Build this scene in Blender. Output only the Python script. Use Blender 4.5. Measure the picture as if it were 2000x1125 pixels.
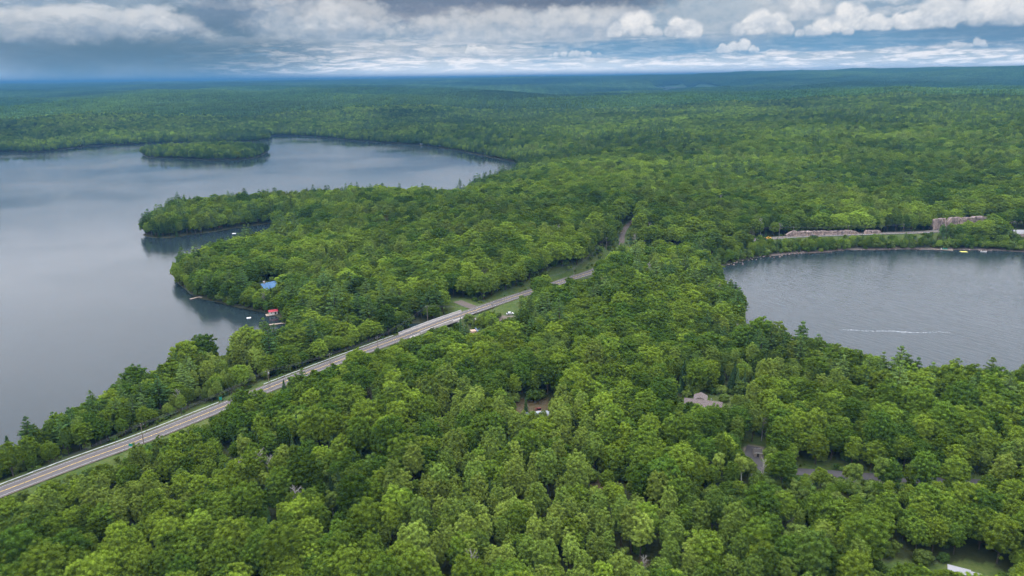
import bpy, bmesh, math, random
import numpy as np
from mathutils import Matrix, Vector

for o in list(bpy.data.objects):
    bpy.data.objects.remove(o)
S = bpy.context.scene
COL = S.collection
PI = math.pi

# ------------------------------------------------------------------ camera
EYE = 145.0                      # metres above the lakes
FPX = 1430.0                     # focal length in pixels of a 2000 px wide frame
PITCH = math.atan((562.5 - 151.0) / FPX)
ROLL = -math.atan(24.0 / 2000.0)
_fw = np.array([0.0, math.cos(PITCH), -math.sin(PITCH)])
_r0 = np.array([1.0, 0.0, 0.0])
_u0 = np.array([0.0, math.sin(PITCH), math.cos(PITCH)])
_rt = _r0 * math.cos(ROLL) + _u0 * math.sin(ROLL)
_up = -_r0 * math.sin(ROLL) + _u0 * math.cos(ROLL)
cam_data = bpy.data.cameras.new('camera')
cam_data.sensor_width = 36.0
cam_data.lens = 36.0 * FPX / 2000.0
cam_data.clip_start = 1.0
cam_data.clip_end = 120000.0
cam = bpy.data.objects.new('camera', cam_data)
COL.objects.link(cam)
cam.matrix_world = Matrix(((_rt[0], _up[0], -_fw[0], 0.0), (_rt[1], _up[1], -_fw[1], 0.0),
                           (_rt[2], _up[2], -_fw[2], EYE), (0, 0, 0, 1)))
S.camera = cam

def ray(px, py):
    d = _fw + _rt * ((px - 1000.0) / FPX) - _up * ((py - 562.5) / FPX)
    return d / np.linalg.norm(d)
def at(px, py, z=0.0):           # survey: where the sight line through a photo pixel meets height z
    d = ray(px, py); t = (z - EYE) / d[2]
    return np.array([d[0] * t, d[1] * t])
def azel(px, py):
    d = ray(px, py)
    return math.degrees(math.atan2(d[0], d[1])), math.degrees(math.asin(d[2]))
def project(P):                  # (n,3) -> pixel x, y, depth (used for choosing the largest trees)
    r = np.asarray(P, float) - np.array([0, 0, EYE])
    dep = r @ _fw
    return 1000 + FPX * (r @ _rt) / dep, 562.5 - FPX * (r @ _up) / dep, dep

# ------------------------------------------------------------------ render settings
S.render.engine = 'CYCLES'
S.cycles.use_denoising = True
S.cycles.max_bounces = 6
S.cycles.diffuse_bounces = 4
S.cycles.glossy_bounces = 2
S.cycles.transmission_bounces = 2
S.cycles.transparent_max_bounces = 8
S.cycles.volume_bounces = 0
S.cycles.use_adaptive_sampling = True
S.cycles.adaptive_threshold = 0.035
S.cycles.adaptive_min_samples = 20
S.cycles.sample_clamp_indirect = 4.0
S.view_settings.view_transform = 'Standard'
S.view_settings.look = 'None'
S.view_settings.gamma = 1.0
S.view_settings.use_curve_mapping = False
S.view_settings.exposure = 0.2

# ------------------------------------------------------------------ world: sky and clouds
SUN_EL, SUN_AZ = math.radians(58), math.radians(-60)     # azimuth from +Y, left of the view
W = bpy.data.worlds.new('World'); S.world = W; W.use_nodes = True
class NG:
    """small helper for wiring node graphs"""
    def __init__(s, tree): s.t = tree; s.t.nodes.clear()
    def n(s, typ, **kw):
        k = s.t.nodes.new(typ)
        for a, v in kw.items(): setattr(k, a, v)
        return k
    def put(s, sock, v):
        if isinstance(v, bpy.types.NodeSocket): s.t.links.new(v, sock)
        elif v is not None: sock.default_value = v
    def m(s, op, a, b=None, c=None, clamp=False):
        k = s.n('ShaderNodeMath', operation=op); k.use_clamp = clamp
        s.put(k.inputs[0], a); s.put(k.inputs[1], b); s.put(k.inputs[2], c)
        return k.outputs[0]
    def ss(s, x, lo, hi):                                   # smoothstep
        k = s.n('ShaderNodeMapRange', interpolation_type='SMOOTHSTEP')
        s.put(k.inputs[0], x); s.put(k.inputs[1], lo); s.put(k.inputs[2], hi)
        return k.outputs[0]
    def lerp(s, x, lo, hi, a, b):
        k = s.n('ShaderNodeMapRange'); s.put(k.inputs[0], x)
        for i, v in zip((1, 2, 3, 4), (lo, hi, a, b)): s.put(k.inputs[i], v)
        return k.outputs[0]
    def mix(s, f, a, b, mode='MIX'):
        k = s.n('ShaderNodeMix', data_type='RGBA', blend_type=mode)
        s.put(k.inputs[0], f)
        for i, v in ((6, a), (7, b)):
            if isinstance(v, (tuple, list)) and len(v) == 3: v = (*v, 1)
            s.put(k.inputs[i], v)
        return k.outputs[2]
    def xyz(s, x, y, z=0.0):
        k = s.n('ShaderNodeCombineXYZ')
        for i, v in enumerate((x, y, z)): s.put(k.inputs[i], v)
        return k.outputs[0]
    def noise(s, vec, scale=1.0, detail=5.0, rough=0.55, dist=0.0):
        k = s.n('ShaderNodeTexNoise'); s.put(k.inputs['Vector'], vec)
        k.inputs['Scale'].default_value = scale; k.inputs['Detail'].default_value = detail
        k.inputs['Roughness'].default_value = rough; k.inputs['Distortion'].default_value = dist
        return k.outputs['Fac']

def build_world():
    g = NG(W.node_tree)
    tc = g.n('ShaderNodeTexCoord')
    sep = g.n('ShaderNodeSeparateXYZ'); g.put(sep.inputs[0], tc.outputs['Generated'])
    az = g.m('MULTIPLY', g.m('ARCTAN2', sep.outputs[0], sep.outputs[1]), 180 / PI)
    el = g.m('MULTIPLY', g.m('ARCSINE', sep.outputs[2]), 180 / PI)
    sky = g.n('ShaderNodeTexSky', sky_type='NISHITA'); sky.sun_disc = False
    sky.sun_elevation = SUN_EL; sky.sun_rotation = SUN_AZ; sky.air_density = 1.3; sky.dust_density = 0.6
    sk = g.n('ShaderNodeVectorMath', operation='SCALE'); g.put(sk.inputs[0], sky.outputs[0]); sk.inputs[3].default_value = 0.10
    skyc = sk.outputs[0]
    p = lambda a, b, z: g.xyz(g.m('MULTIPLY', az, a), g.m('MULTIPLY', el, b), z)
    # soft blue-grey veil of rain cloud far off, darkest to the left
    veil = g.mix(g.ss(az, -26, 2), (0.115, 0.215, 0.315), (0.28, 0.42, 0.57))
    veil = g.mix(g.m('MULTIPLY', g.ss(g.noise(p(.10, .30, 3.1), 1, 4, .5), .38, .68), .7), veil, (0.36, 0.47, 0.62))
    c = g.mix(0.93, skyc, veil)
    # pale band low on the horizon with thin streaks of distant cumulus
    band = g.m('MULTIPLY', g.ss(az, -21, -6), g.m('SUBTRACT', 1.0, g.ss(el, .4, 2.4)))
    c = g.mix(g.m('MULTIPLY', g.m('MULTIPLY', band, .8), g.lerp(g.ss(az, 6, 26), 0, 1, 1, .55)), c, (0.72, 0.78, 0.84))
    st = g.noise(p(.42, 3.0, 8.0), 1, 8, .66, .3)
    stm = g.m('MULTIPLY', g.m('MULTIPLY', g.ss(st, .44, .60), g.ss(az, -25, -10)),
              g.m('MULTIPLY', g.ss(el, .25, .7), g.m('SUBTRACT', 1.0, g.ss(el, 1.9, 3.4))))
    c = g.mix(g.m('MULTIPLY', stm, .8), c, (1.05, 1.0, .98))
    st2 = g.noise(p(.30, 2.2, 21.0), 1, 6, .6, .3)
    st2m = g.m('MULTIPLY', g.ss(st2, .55, .68), g.m('MULTIPLY', g.ss(el, .6, 1.2), g.m('SUBTRACT', 1.0, g.ss(el, 2.2, 3.4))))
    c = g.mix(g.m('MULTIPLY', st2m, .6), c, (0.20, 0.38, 0.58))
    # the broken cloud deck overhead: billows lit from above, slate undersides
    warp = g.noise(p(.5, .9, 4.4), 1, 5, .6)
    wx = g.m('MULTIPLY_ADD', warp, 2.4, az); wy = g.m('MULTIPLY_ADD', warp, 1.1, el)
    q = lambda a, b, z, dy=0.0: g.xyz(g.m('MULTIPLY', wx, a), g.m('MULTIPLY', g.m('ADD', wy, dy), b), z)
    d0 = g.noise(q(.11, .30, 1.7), 1, 8, .62); d1 = g.noise(q(.11, .30, 1.7, .45), 1, 8, .62)
    deck = g.m('MULTIPLY', g.ss(d0, .37, .54), g.ss(g.m('MULTIPLY_ADD', g.ss(az, 0, 16), -.8, el), 1.9, 3.6))
    lit = g.ss(g.m('SUBTRACT', d0, d1), -.05, .07)
    dc = g.mix(lit, (0.32, 0.43, 0.57), (0.72, 0.76, 0.81))
    hi = g.ss(el, 7, 40)
    c = g.mix(g.m('MULTIPLY', deck, g.lerp(hi, 0, 1, .92, .8)), c, dc)
    c = g.mix(g.m('MULTIPLY', g.ss(el, 5.8, 11), .88), c, g.mix(d0, (0.63, 0.63, 0.69), (0.73, 0.725, 0.77)))
    # places of individual clouds, given as bearing, elevation, half width, half height (degrees)
    wa = g.noise(g.xyz(g.m('MULTIPLY', az, .55), g.m('MULTIPLY', el, .75), 2.2), 1, 7, .62)
    wb = g.noise(g.xyz(g.m('MULTIPLY', az, .9), g.m('MULTIPLY', el, 1.2), 7.7), 1, 7, .62)
    def billow(a, b, z, sc):
        k = g.n('ShaderNodeTexVoronoi', feature='SMOOTH_F1', normalize=True); k.inputs['Smoothness'].default_value = .35; k.inputs['Detail'].default_value = 3.0; k.inputs['Roughness'].default_value = .55
        wv = g.noise(g.xyz(g.m('MULTIPLY', az, a * 1.7), g.m('MULTIPLY', el, b * 1.7), z + 5), 1, 3, .6)
        g.put(k.inputs['Vector'], g.xyz(g.m('MULTIPLY_ADD', wv, .5, g.m('MULTIPLY', az, a)), g.m('MULTIPLY_ADD', wv, .4, g.m('MULTIPLY', el, b)), z)); k.inputs['Scale'].default_value = sc
        return k.outputs['Distance']
    bl = billow(.62, .85, 1.3, 1.0)
    edge = g.m('ADD', g.m('MULTIPLY', g.m('SUBTRACT', wa, .5), 1.0), g.m('MULTIPLY', g.m('SUBTRACT', bl, .36), 1.5))
    def blob(px, py, rx, ry, soft, rough, flat=0.0, puffy=False):
        a0, e0 = azel(px, py); ra = rx / 25.0; re = ry / 25.0
        x = g.m('DIVIDE', g.m('SUBTRACT', az, a0), ra); y = g.m('DIVIDE', g.m('SUBTRACT', el, e0), re)
        if flat: y = g.m('MULTIPLY', y, g.m('ADD', 1.0, g.m('MULTIPLY', g.m('LESS_THAN', y, 0.0), flat)))
        r = g.m('SQRT', g.m('ADD', g.m('MULTIPLY', x, x), g.m('MULTIPLY', y, y)))
        r = g.m('MULTIPLY_ADD', edge, rough, r) if puffy else g.m('ADD', r, g.m('MULTIPLY', g.m('SUBTRACT', wa, .5), rough))
        return g.m('SUBTRACT', 1.0, g.ss(r, 1.0 - soft, 1.0 + soft)), y
    # slate-blue bases and shadows
    for px, py, rx, ry, k, col in ((900, 12, 330, 34, .78, (0.16, 0.205, 0.30)), (430, 28, 75, 30, .7, (0.16, 0.25, 0.37)),
                                   (1250, 96, 200, 17, .75, (0.15, 0.34, 0.54)), (1700, 72, 330, 17, .72, (0.15, 0.33, 0.52)),
                                   (1560, 84, 180, 15, .6, (0.17, 0.36, 0.56)), (1980, 52, 130, 26, .75, (0.14, 0.28, 0.44)),
                                   (180, 100, 360, 42, .55, (0.10, 0.20, 0.305)), (1120, 6, 160, 10, .7, (0.14, 0.19, 0.28))):
        b, y = blob(px, py, rx, ry, .55, 1.5)
        c = g.mix(g.m('MULTIPLY', b, k), c, col)
    # grey-white billows
    for px, py, rx, ry, k in ((110, 50, 140, 26, .48), (320, 44, 50, 17, .5), (640, 40, 110, 36, .6), (1010, 56, 190, 32, .75),
                              (1150, 42, 100, 24, .6), (760, 100, 120, 12, .45), (940, 104, 130, 10, .6), (1430, 40, 120, 46, .45), (1560, 12, 60, 24, .5)):
        b, y = blob(px, py, rx, ry, .36, 1.1, .3, True)
        f = g.m('ADD', g.m('ADD', g.m('MULTIPLY', y, .30), g.m('MULTIPLY', g.m('SUBTRACT', .36, bl), 1.6)), g.m('MULTIPLY', g.m('SUBTRACT', wb, .5), 1.6))
        c = g.mix(g.m('MULTIPLY', b, k), c, g.mix(g.ss(f, -.5, .6), (0.40, 0.49, 0.61), (0.78, 0.79, 0.80)))
    # white cumulus: heaps of round lobes on a flat base
    rr_ = random.Random(12)
    pos = g.xyz(g.m('MULTIPLY_ADD', g.m('SUBTRACT', wa, .5), .9, g.m('MULTIPLY_ADD', g.m('SUBTRACT', bl, .36), .45, az)), g.m('MULTIPLY_ADD', g.m('SUBTRACT', wb, .5), .75, g.m('MULTIPLY_ADD', g.m('SUBTRACT', bl, .36), -.35, el)))
    for px, py, rx, ry, k in ((1238, 50, 50, 25, .8), (1333, 50, 34, 27, .95), (1492, 44, 56, 27, .92), (1438, 92, 38, 13, .8), (1652, 34, 38, 28, .9), (1610, 56, 50, 16, .8),
                              (1722, 44, 44, 17, .85), (1800, 36, 60, 22, .8), (1880, 20, 90, 34, .75), (1970, 14, 80, 26, .7), (1575, 16, 30, 26, .55), (935, 97, 28, 11, .65), (1120, 104, 50, 9, .5), (1890, 86, 30, 9, .5), (640, 34, 60, 26, .35), (315, 46, 34, 14, .3)):
        a0, e0 = azel(px, py); ra, re = rx / 25.0, ry / 25.0; base = e0 - re * .8; r = None
        n = max(4, min(8, int(2.2 * ra / re) + 4))
        for i in range(n):
            t = (i + .5) / n * 2 - 1; rad = re * rr_.uniform(.55, .85) * (1 - .45 * t * t); x = a0 + t * (ra - rad * .5) + rr_.uniform(-.1, .1) * ra; y = base + rad * .55 + (1 - t * t) * re * rr_.uniform(.1, .9)
            v = g.n('ShaderNodeVectorMath', operation='DISTANCE'); g.put(v.inputs[0], pos); v.inputs[1].default_value = (x, y, 0)
            dd = g.m('DIVIDE', v.outputs['Value'], rad); r = dd if r is None else g.m('SMOOTH_MIN', r, dd, .22)
        b = g.m('MULTIPLY', g.m('SUBTRACT', 1.0, g.ss(r, .66, 1.22)), g.ss(g.m('MULTIPLY_ADD', g.m('SUBTRACT', wa, .5), .35, el), base - .10, base + .22))
        y = g.m('DIVIDE', g.m('SUBTRACT', el, e0), re)
        f = g.m('ADD', g.m('MULTIPLY', y, .55), g.m('MULTIPLY', g.m('SUBTRACT', wb, .5), 2.3))
        c = g.mix(g.m('MULTIPLY', b, k * .94), c, g.mix(g.ss(f, -.9, .6), (0.50, 0.58, 0.68), (1.08, 1.05, 1.02)))
    # the overcast grows brighter towards the zenith
    br = g.m('ADD', g.m('ADD', .82, g.m('MULTIPLY', g.ss(el, 5.2, 13), 1.55)), g.m('MULTIPLY', g.ss(el, 20, 60), SKY_ZENITH))
    br = g.m('ADD', br, g.m('MULTIPLY', g.m('EXPONENT', g.m('MULTIPLY', g.m('MAXIMUM', el, 0.0), -1.3)), 1.15))      # bright low sky, seen through the most air
    br = g.m('MULTIPLY', br, g.ss(el, -3, -.5))
    sc = g.n('ShaderNodeVectorMath', operation='SCALE'); g.put(sc.inputs[0], c); g.put(sc.inputs[3], br)
    bg = g.n('ShaderNodeBackground'); g.put(bg.inputs[0], sc.outputs[0]); bg.inputs[1].default_value = 1.0
    out = g.n('ShaderNodeOutputWorld'); g.put(out.inputs[0], bg.outputs[0])
SKY_ZENITH = 2.4
W.cycles.sampling_method = 'NONE'
build_world()

sun_data = bpy.data.lights.new('sun', 'SUN')
sun_data.energy = 1.3; sun_data.angle = math.radians(14); sun_data.color = (1.0, 0.96, 0.90)
sun = bpy.data.objects.new('sun', sun_data); COL.objects.link(sun)
_sd = Vector((math.sin(SUN_AZ) * math.cos(SUN_EL), math.cos(SUN_AZ) * math.cos(SUN_EL), math.sin(SUN_EL)))
sun.rotation_euler = _sd.to_track_quat('Z', 'Y').to_euler()
sun.location = (0, 0, 300)

# ------------------------------------------------------------------ helpers
def vnoise(x, y, seed=0):
    x = np.asarray(x, float); y = np.asarray(y, float)
    ix = np.floor(x).astype(np.int64); iy = np.floor(y).astype(np.int64)
    fx = x - ix; fy = y - iy
    fx = fx * fx * (3 - 2 * fx); fy = fy * fy * (3 - 2 * fy)
    def h(a, b):
        v = (a * 374761393 + b * 668265263 + seed * 974634777) & 0x7fffffff
        v = ((v ^ (v >> 13)) * 1274126177) & 0x7fffffff
        return ((v ^ (v >> 16)) & 0xffff) / 65535.0
    a = h(ix, iy); b = h(ix + 1, iy); c = h(ix, iy + 1); d = h(ix + 1, iy + 1)
    return (a + (b - a) * fx) * (1 - fy) + (c + (d - c) * fx) * fy
def fbm(x, y, seed=0, octs=4):
    s = 0.0; a = 0.5
    for k in range(octs):
        s = s + a * vnoise(x * 2 ** k, y * 2 ** k, seed + k); a *= 0.5
    return s / (1 - 0.5 ** octs)
def sstep(x, lo, hi):
    t = np.clip((x - lo) / (hi - lo), 0, 1); return t * t * (3 - 2 * t)
def catmull(pts, per=10):
    P = [np.array(p, float) for p in pts]; P = [2 * P[0] - P[1]] + P + [2 * P[-1] - P[-2]]
    out = []
    for i in range(1, len(P) - 2):
        for k in range(per):
            t = k / per
            out.append(0.5 * ((2 * P[i]) + (-P[i-1] + P[i+1]) * t + (2*P[i-1] - 5*P[i] + 4*P[i+1] - P[i+2]) * t*t
                              + (-P[i-1] + 3*P[i] - 3*P[i+1] + P[i+2]) * t**3))
    out.append(P[-2]); return np.array(out)
def seg_dist(X, Y, P, closed=False):          # distance to a polyline and the arc parameter of the foot
    Q = np.vstack([P, P[:1]]) if closed else P
    best = np.full(X.shape, 1e18); arg = np.zeros(X.shape, int)
    for i in range(len(Q) - 1):
        a = Q[i]; d = Q[i+1] - a; L = d @ d + 1e-12
        t = np.clip(((X - a[0]) * d[0] + (Y - a[1]) * d[1]) / L, 0, 1)
        e = (X - a[0] - t * d[0])**2 + (Y - a[1] - t * d[1])**2
        m = e < best; best[m] = e[m]; arg[m] = i
    return np.sqrt(best), arg
def inside(X, Y, P):
    r = np.zeros(X.shape, bool); n = len(P)
    for i in range(n):
        x0, y0 = P[i]; x1, y1 = P[(i+1) % n]
        if y0 == y1: continue
        c = ((y0 > Y) != (y1 > Y)) & (X < (x1 - x0) * (Y - y0) / (y1 - y0) + x0)
        r ^= c
    return r
def resample(P, step):
    d = np.r_[0, np.cumsum(np.linalg.norm(np.diff(P, axis=0), axis=1))]
    n = max(2, int(d[-1] / step)); s = np.linspace(0, d[-1], n + 1)
    return np.stack([np.interp(s, d, P[:, k]) for k in range(P.shape[1])], 1)
def wob(P, amp, wl, seed):                    # natural shoreline wobble
    P = resample(np.array(P), 12.0)
    n = np.stack([vnoise(P[:, 0] / wl, P[:, 1] / wl, seed), vnoise(P[:, 0] / wl, P[:, 1] / wl, seed + 5)], 1) - .5
    return P + n * amp

# ------------------------------------------------------------------ survey of the shorelines and roads
lakeA = [at(x, y, z) for x, y, z in (
    (-60, 300, 0), (0, 297, 0), (60, 299, 0), (112, 294, 0), (150, 288, 0), (205, 284, 0), (280, 282, 0), (360, 280, 0), (430, 279, 0), (490, 277, 0),
    (527, 273, 0), (524, 269, 0), (532, 265, 0), (560, 265, 0), (620, 268, 0), (680, 274, 0), (740, 279, 0), (800, 283, 0), (860, 289, 0),
    (920, 299, 0), (960, 308, 0), (1000, 317, 0), (1030, 321, 0),
    (1002, 326, 20), (960, 335, 20), (920, 349, 20), (897, 361, 20), (860, 360, 22), (800, 355, 24), (740, 354, 24), (680, 357, 24), (600, 361, 24),
    (520, 363, 24), (450, 366, 24), (395, 373, 22), (345, 380, 20), (318, 396, 19), (292, 414, 18), (276, 440, 9), (279, 460, 0), (310, 465, 0),
    (350, 463, 0), (400, 456, 0), (450, 448, 0), (500, 440, 0), (530, 436, 0),
    (528, 440, 21), (480, 447, 21), (430, 458, 21), (400, 467, 21), (370, 479, 21), (347, 492, 20), (335, 510, 15), (337, 535, 3), (344, 550, 0),
    (375, 574, 0), (400, 585, 0), (440, 596, 0), (480, 605, 0), (520, 611, 0), (548, 618, 0), (566, 638, 0),
    (556, 641, 15), (520, 645, 16), (480, 651, 16), (440, 656, 16), (400, 664, 16), (360, 676, 16), (330, 694, 16), (302, 720, 15), (280, 748, 11), (256, 772, 1),
    (232, 797, 1), (196, 800, 8), (150, 815, 9), (110, 830, 9), (60, 850, 9), (0, 866, 9), (-90, 895, 9))]
lakeA += [np.array(p) for p in ((-420, 150), (-1500, 120), (-2100, 700), (-1500, 1420), (-1150, 1500))]
lakeB = [at(x, y, z) for x, y, z in (
    (1404, 524, 0), (1440, 512, 0), (1480, 503, 0), (1540, 497, 0), (1600, 493, 0), (1680, 488, 0), (1760, 486, 0), (1840, 487, 0), (1900, 489, 0),
    (1960, 490, 0), (2040, 494, 0))]
lakeB += [np.array(p) for p in ((620, 600), (640, 480), (520, 330), (380, 268))]
lakeB += [at(x, y, z) for x, y, z in ((2000, 738, 17), (1960, 730, 17), (1920, 722, 17), (1860, 712, 17), (1800, 711, 17), (1745, 703, 17), (1695, 694, 17), (1640, 668, 17),
    (1560, 649, 17), (1500, 640, 17), (1452, 632, 12), (1462, 598, 10), (1440, 572, 12), (1420, 545, 12))]
island = [at(x, y, 0) for x, y in ((277, 303), (290, 308), (340, 310), (400, 313), (450, 313), (495, 310), (514, 303))]
island += [island[-1] + np.array((-15, 70)), island[-1] + np.array((-70, 110)), (island[0] + island[-1]) / 2 + np.array((0, 130)), island[0] + np.array((60, 95)), island[0] + np.array((8, 55))]
creekP = np.array([at(566, 634, 0), at(640, 622, 0) + np.array((0, 10)), at(762, 634, 0), at(855, 639, 0), at(925, 655, 0), at(1010, 664, 0)])
creek = catmull(creekP, 6)
lakeA = wob(lakeA, 9, 26, 3); lakeB = wob(lakeB, 8, 24, 9); island = wob(island, 12, 30, 17)
PONDS = [(at(1335, 171, 45), 170, 520, 45.0), (at(1490, 182.5, 38), 95, 150, 38.0), (at(1300, 174.5, 44), 50, 90, 44.0)]

RZ = 5.0
_road = [at(x, y, RZ) for x, y in ((-220, 1045), (-90, 996), (0, 961), (150, 904), (277, 858), (400, 809), (540, 752), (640, 713), (730, 679), (790, 657), (860, 630), (930, 606),
                                   (1000, 582), (1060, 563), (1120, 543), (1152, 533))]
_road += [at(1215, 508, 6), at(1290, 492, 7), at(1400, 476, 7), at(1520, 465, 7), at(1600, 461, 7), at(1700, 457, 7.5), at(1800, 453.5, 8), at(1840, 450, 8.5), at(1880, 444, 9), at(1960, 434, 10), at(2080, 424, 11)]
road = resample(catmull(_road, 12), 4.0)
_az = np.linspace(0, 1, len(road)); 
_s = np.r_[0, np.cumsum(np.linalg.norm(np.diff(road, axis=0), axis=1))]
def road_s_of(p): d = np.linalg.norm(road - np.array(p), axis=1); return _s[d.argmin()]
roadz = np.interp(_s, [0, road_s_of(at(1152, 533, RZ)), road_s_of(at(1400, 476, 7)), road_s_of(at(1800, 453, 8)), _s[-1]], [RZ, RZ + .3, 7, 8, 11.5])
lane2 = resample(catmull([at(1212, 502, 6.2), at(1214, 480, 7), at(1216, 460, 9), at(1224, 446, 10), at(1237, 431, 12), at(1252, 421, 13), at(1275, 414, 14)], 10), 4.0)
lane2z = np.interp(np.linspace(0, 1, len(lane2)), [0, .12, .3, .6, 1], [6.2, 6.8, 9, 12, 14])
lane3 = resample(catmull([at(1472, 872, 5), at(1468, 888, 5), at(1478, 905, 5), at(1500, 917, 5), at(1560, 921, 5), at(1650, 927, 5), at(1745, 934, 5), at(1850, 940, 5), at(2050, 950, 5)], 10), 3.0)
lane3z = np.full(len(lane3), 5.0)
spur = resample(np.array([at(936, 604, RZ), at(915, 597, RZ), at(893, 588, RZ)]), 3.0); spurz = np.full(len(spur), RZ)
DRIVES = [(road, roadz, 4.0, 0), (lane2, lane2z, 2.4, 2.5), (lane3, lane3z, 2.9, 3.0), (spur, spurz, 3.4, 0)]
PADS = [(at(529, 553, 6.3), 11, 6.3), (at(1375, 789, 6), 12, 6.0), (at(1048, 808, 4.5), 10, 4.5), (at(432, 697, 2.4), 6, 2.6), (at(1880, 1120, 4.4), 12, 4.4), (at(1985, 456, 6.8), 14, 6.8), (at(1479, 886, 5), 5, 5.0)]

# open ground: (pixel ellipse centre, ground z, half width m, half depth m, kind)   kind 0 grass 1 dirt 2 lawn 3 gravel
YARDS = [(at(978, 606, 4.6), 17, 9, 0), (at(1000, 616, 4.4), 9, 6, 3), (at(1030, 796, 6), 12, 11, 1), (at(1420, 773, 7), 13, 5, 2), (at(1375, 786, 7), 11, 9, 2),
         (at(1178, 958, 5), 6, 7, 1), (at(1250, 1114, 5), 5, 4.5, 1), (at(1805, 1117, 5), 17, 5.5, 2), (at(1885, 1128, 5), 15, 8, 2), (at(1475, 880, 5), 4, 5, 3),
         (at(527, 548, 9), 12, 10, 0), (at(432, 694, 4), 7, 6, 0), (at(1995, 452, 8), 20, 14, 0), (at(1190, 500, 6), 7, 13, 0), (at(1285, 484, 7), 14, 5, 0)]

# natural relief: ground height by bearing and distance
_cx = [0, 300, 600, 900, 1100, 1300, 1500, 1700, 2000]
_caz = np.array([math.atan((x - 1000) / 1475.0) for x in _cx])
_cd = np.array([0, 500, 800, 1100, 1500, 2000, 2500, 3000, 3500, 4200, 5000, 6000, 7000, 8500, 10500, 13000, 17000, 24000, 40000.])
_T = np.array([
    [5, 6, 9, 10, 10, 14, 30, 46, 58, 66, 54, 70, 64, 84, 98, 108, 120, 126, 126],
    [5, 6, 10, 10, 8, 16, 32, 50, 60, 70, 56, 74, 68, 88, 100, 110, 122, 128, 128],
    [5, 7, 12, 10, 10, 14, 28, 46, 58, 68, 54, 72, 74, 92, 106, 116, 124, 130, 130],
    [5, 8, 12, 10, 12, 22, 32, 44, 54, 58, 46, 64, 78, 96, 112, 120, 126, 130, 130],
    [5, 9, 14, 16, 18, 26, 36, 46, 38, 20, 22, 52, 80, 104, 120, 124, 128, 130, 130],
    [5, 9, 14, 20, 28, 36, 44, 50, 36, 14, 12, 34, 74, 126, 132, 130, 130, 130, 130],
    [5, 8, 14, 22, 32, 40, 44, 44, 34, 26, 36, 74, 108, 142, 138, 134, 132, 130, 130],
    [5, 8, 15, 26, 36, 48, 58, 62, 44, 32, 66, 86, 122, 160, 150, 140, 134, 130, 130],
    [5, 8, 15, 26, 38, 50, 58, 62, 46, 36, 76, 96, 146, 172, 160, 146, 136, 130, 130]], float)
def relief(X, Y):
    D = np.hypot(X, Y); A = np.clip(np.arctan2(X, np.maximum(Y, 1e-6)), _caz[0], _caz[-1])
    A = np.where(Y < 0, np.where(X < 0, _caz[0], _caz[-1]), A)
    ia = np.clip(np.searchsorted(_caz, A) - 1, 0, len(_caz) - 2); fa = (A - _caz[ia]) / (_caz[ia + 1] - _caz[ia])
    idd = np.clip(np.searchsorted(_cd, D) - 1, 0, len(_cd) - 2); fd = np.clip((D - _cd[idd]) / (_cd[idd + 1] - _cd[idd]), 0, 1)
    fa = fa * fa * (3 - 2 * fa); fd = fd * fd * (3 - 2 * fd) * .5 + fd * .5
    z = (_T[ia, idd] * (1 - fd) + _T[ia, idd + 1] * fd) * (1 - fa) + (_T[ia + 1, idd] * (1 - fd) + _T[ia + 1, idd + 1] * fd) * fa
    n = fbm(X / 420, Y / 420, 31, 4) - .5; n2 = fbm(X / 1500, Y / 1500, 77, 3) - .5
    z = z + n * np.interp(D, [0, 300, 700, 1500, 3000, 6000], [5, 8, 16, 32, 48, 50]) + n2 * np.interp(D, [0, 900, 2500, 4500, 7000, 9000], [0, 0, 40, 80, 50, 20])
    return np.clip(z, 2.5, 178)
def shore(X, Y):                                # positive on land
    s = np.full(X.shape, 9e3); near = np.hypot(X, Y) < 3200
    x, y = X[near], Y[near]
    if x.size:
        r = np.full(x.shape, 9e3)
        for P in (lakeA, lakeB):
            d, _ = seg_dist(x, y, P, True); i = inside(x, y, P); r = np.minimum(r, np.where(i, -d, d))
        d, _ = seg_dist(x, y, island, True); i = inside(x, y, island); r = np.maximum(r, np.where(i, d, -d))
        c, _ = seg_dist(x, y, creek); r = np.minimum(r, c - 5.0)
        s[near] = r
    return s
def ground(X, Y, want=False):
    X = np.atleast_1d(np.asarray(X, float)); Y = np.atleast_1d(np.asarray(Y, float))
    h = relief(X, Y); d = shore(X, Y)
    z = np.where(d > 0, 1.5 * (1 - np.exp(-np.maximum(d, 0) / 3)) + (h - 1.5) * sstep(d, 2, 130), np.maximum(d * .3, -4))
    for c, a, b, lv in PONDS:
        r = np.hypot((X - c[0]) / a, (Y - c[1]) / b); z = np.where(r < 1.6, np.where(r < 1, lv - 1.5, lv - 1.5 + (z - lv + 1.5) * sstep(r, 1, 1.6)), z)
    near = (np.hypot(X, Y) < 1300) & (Y > 0)
    rd = np.full(X.shape, 999.0)
    if near.any():
        x, y = X[near], Y[near]; zz = z[near]; dd = d[near]; rr = np.full(x.shape, 999.)
        for c, r, pz in PADS:
            e = np.hypot(x - c[0], y - c[1]); w = 1 - sstep(e, r, r * 1.9); zz = np.where(dd > 1, zz * (1 - w) + pz * w, zz)
        for P, Z, hw, extra in DRIVES:
            e, i = seg_dist(x, y, P); w = 1 - sstep(e, hw + 2.0, hw + 14.0)
            w = np.where(dd < 0.5, w * sstep(dd, -2.5, 0.5), w)
            zz = zz * (1 - w) + (Z[i] - .10 - .55 * sstep(e, hw + .2, hw + 2.2)) * w; rr = np.minimum(rr, e - hw + extra)
        z[near] = zz; rd[near] = rr
    return (z, d, rd) if want else z
def gz(p): return float(ground(p[0], p[1])[0])
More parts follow.
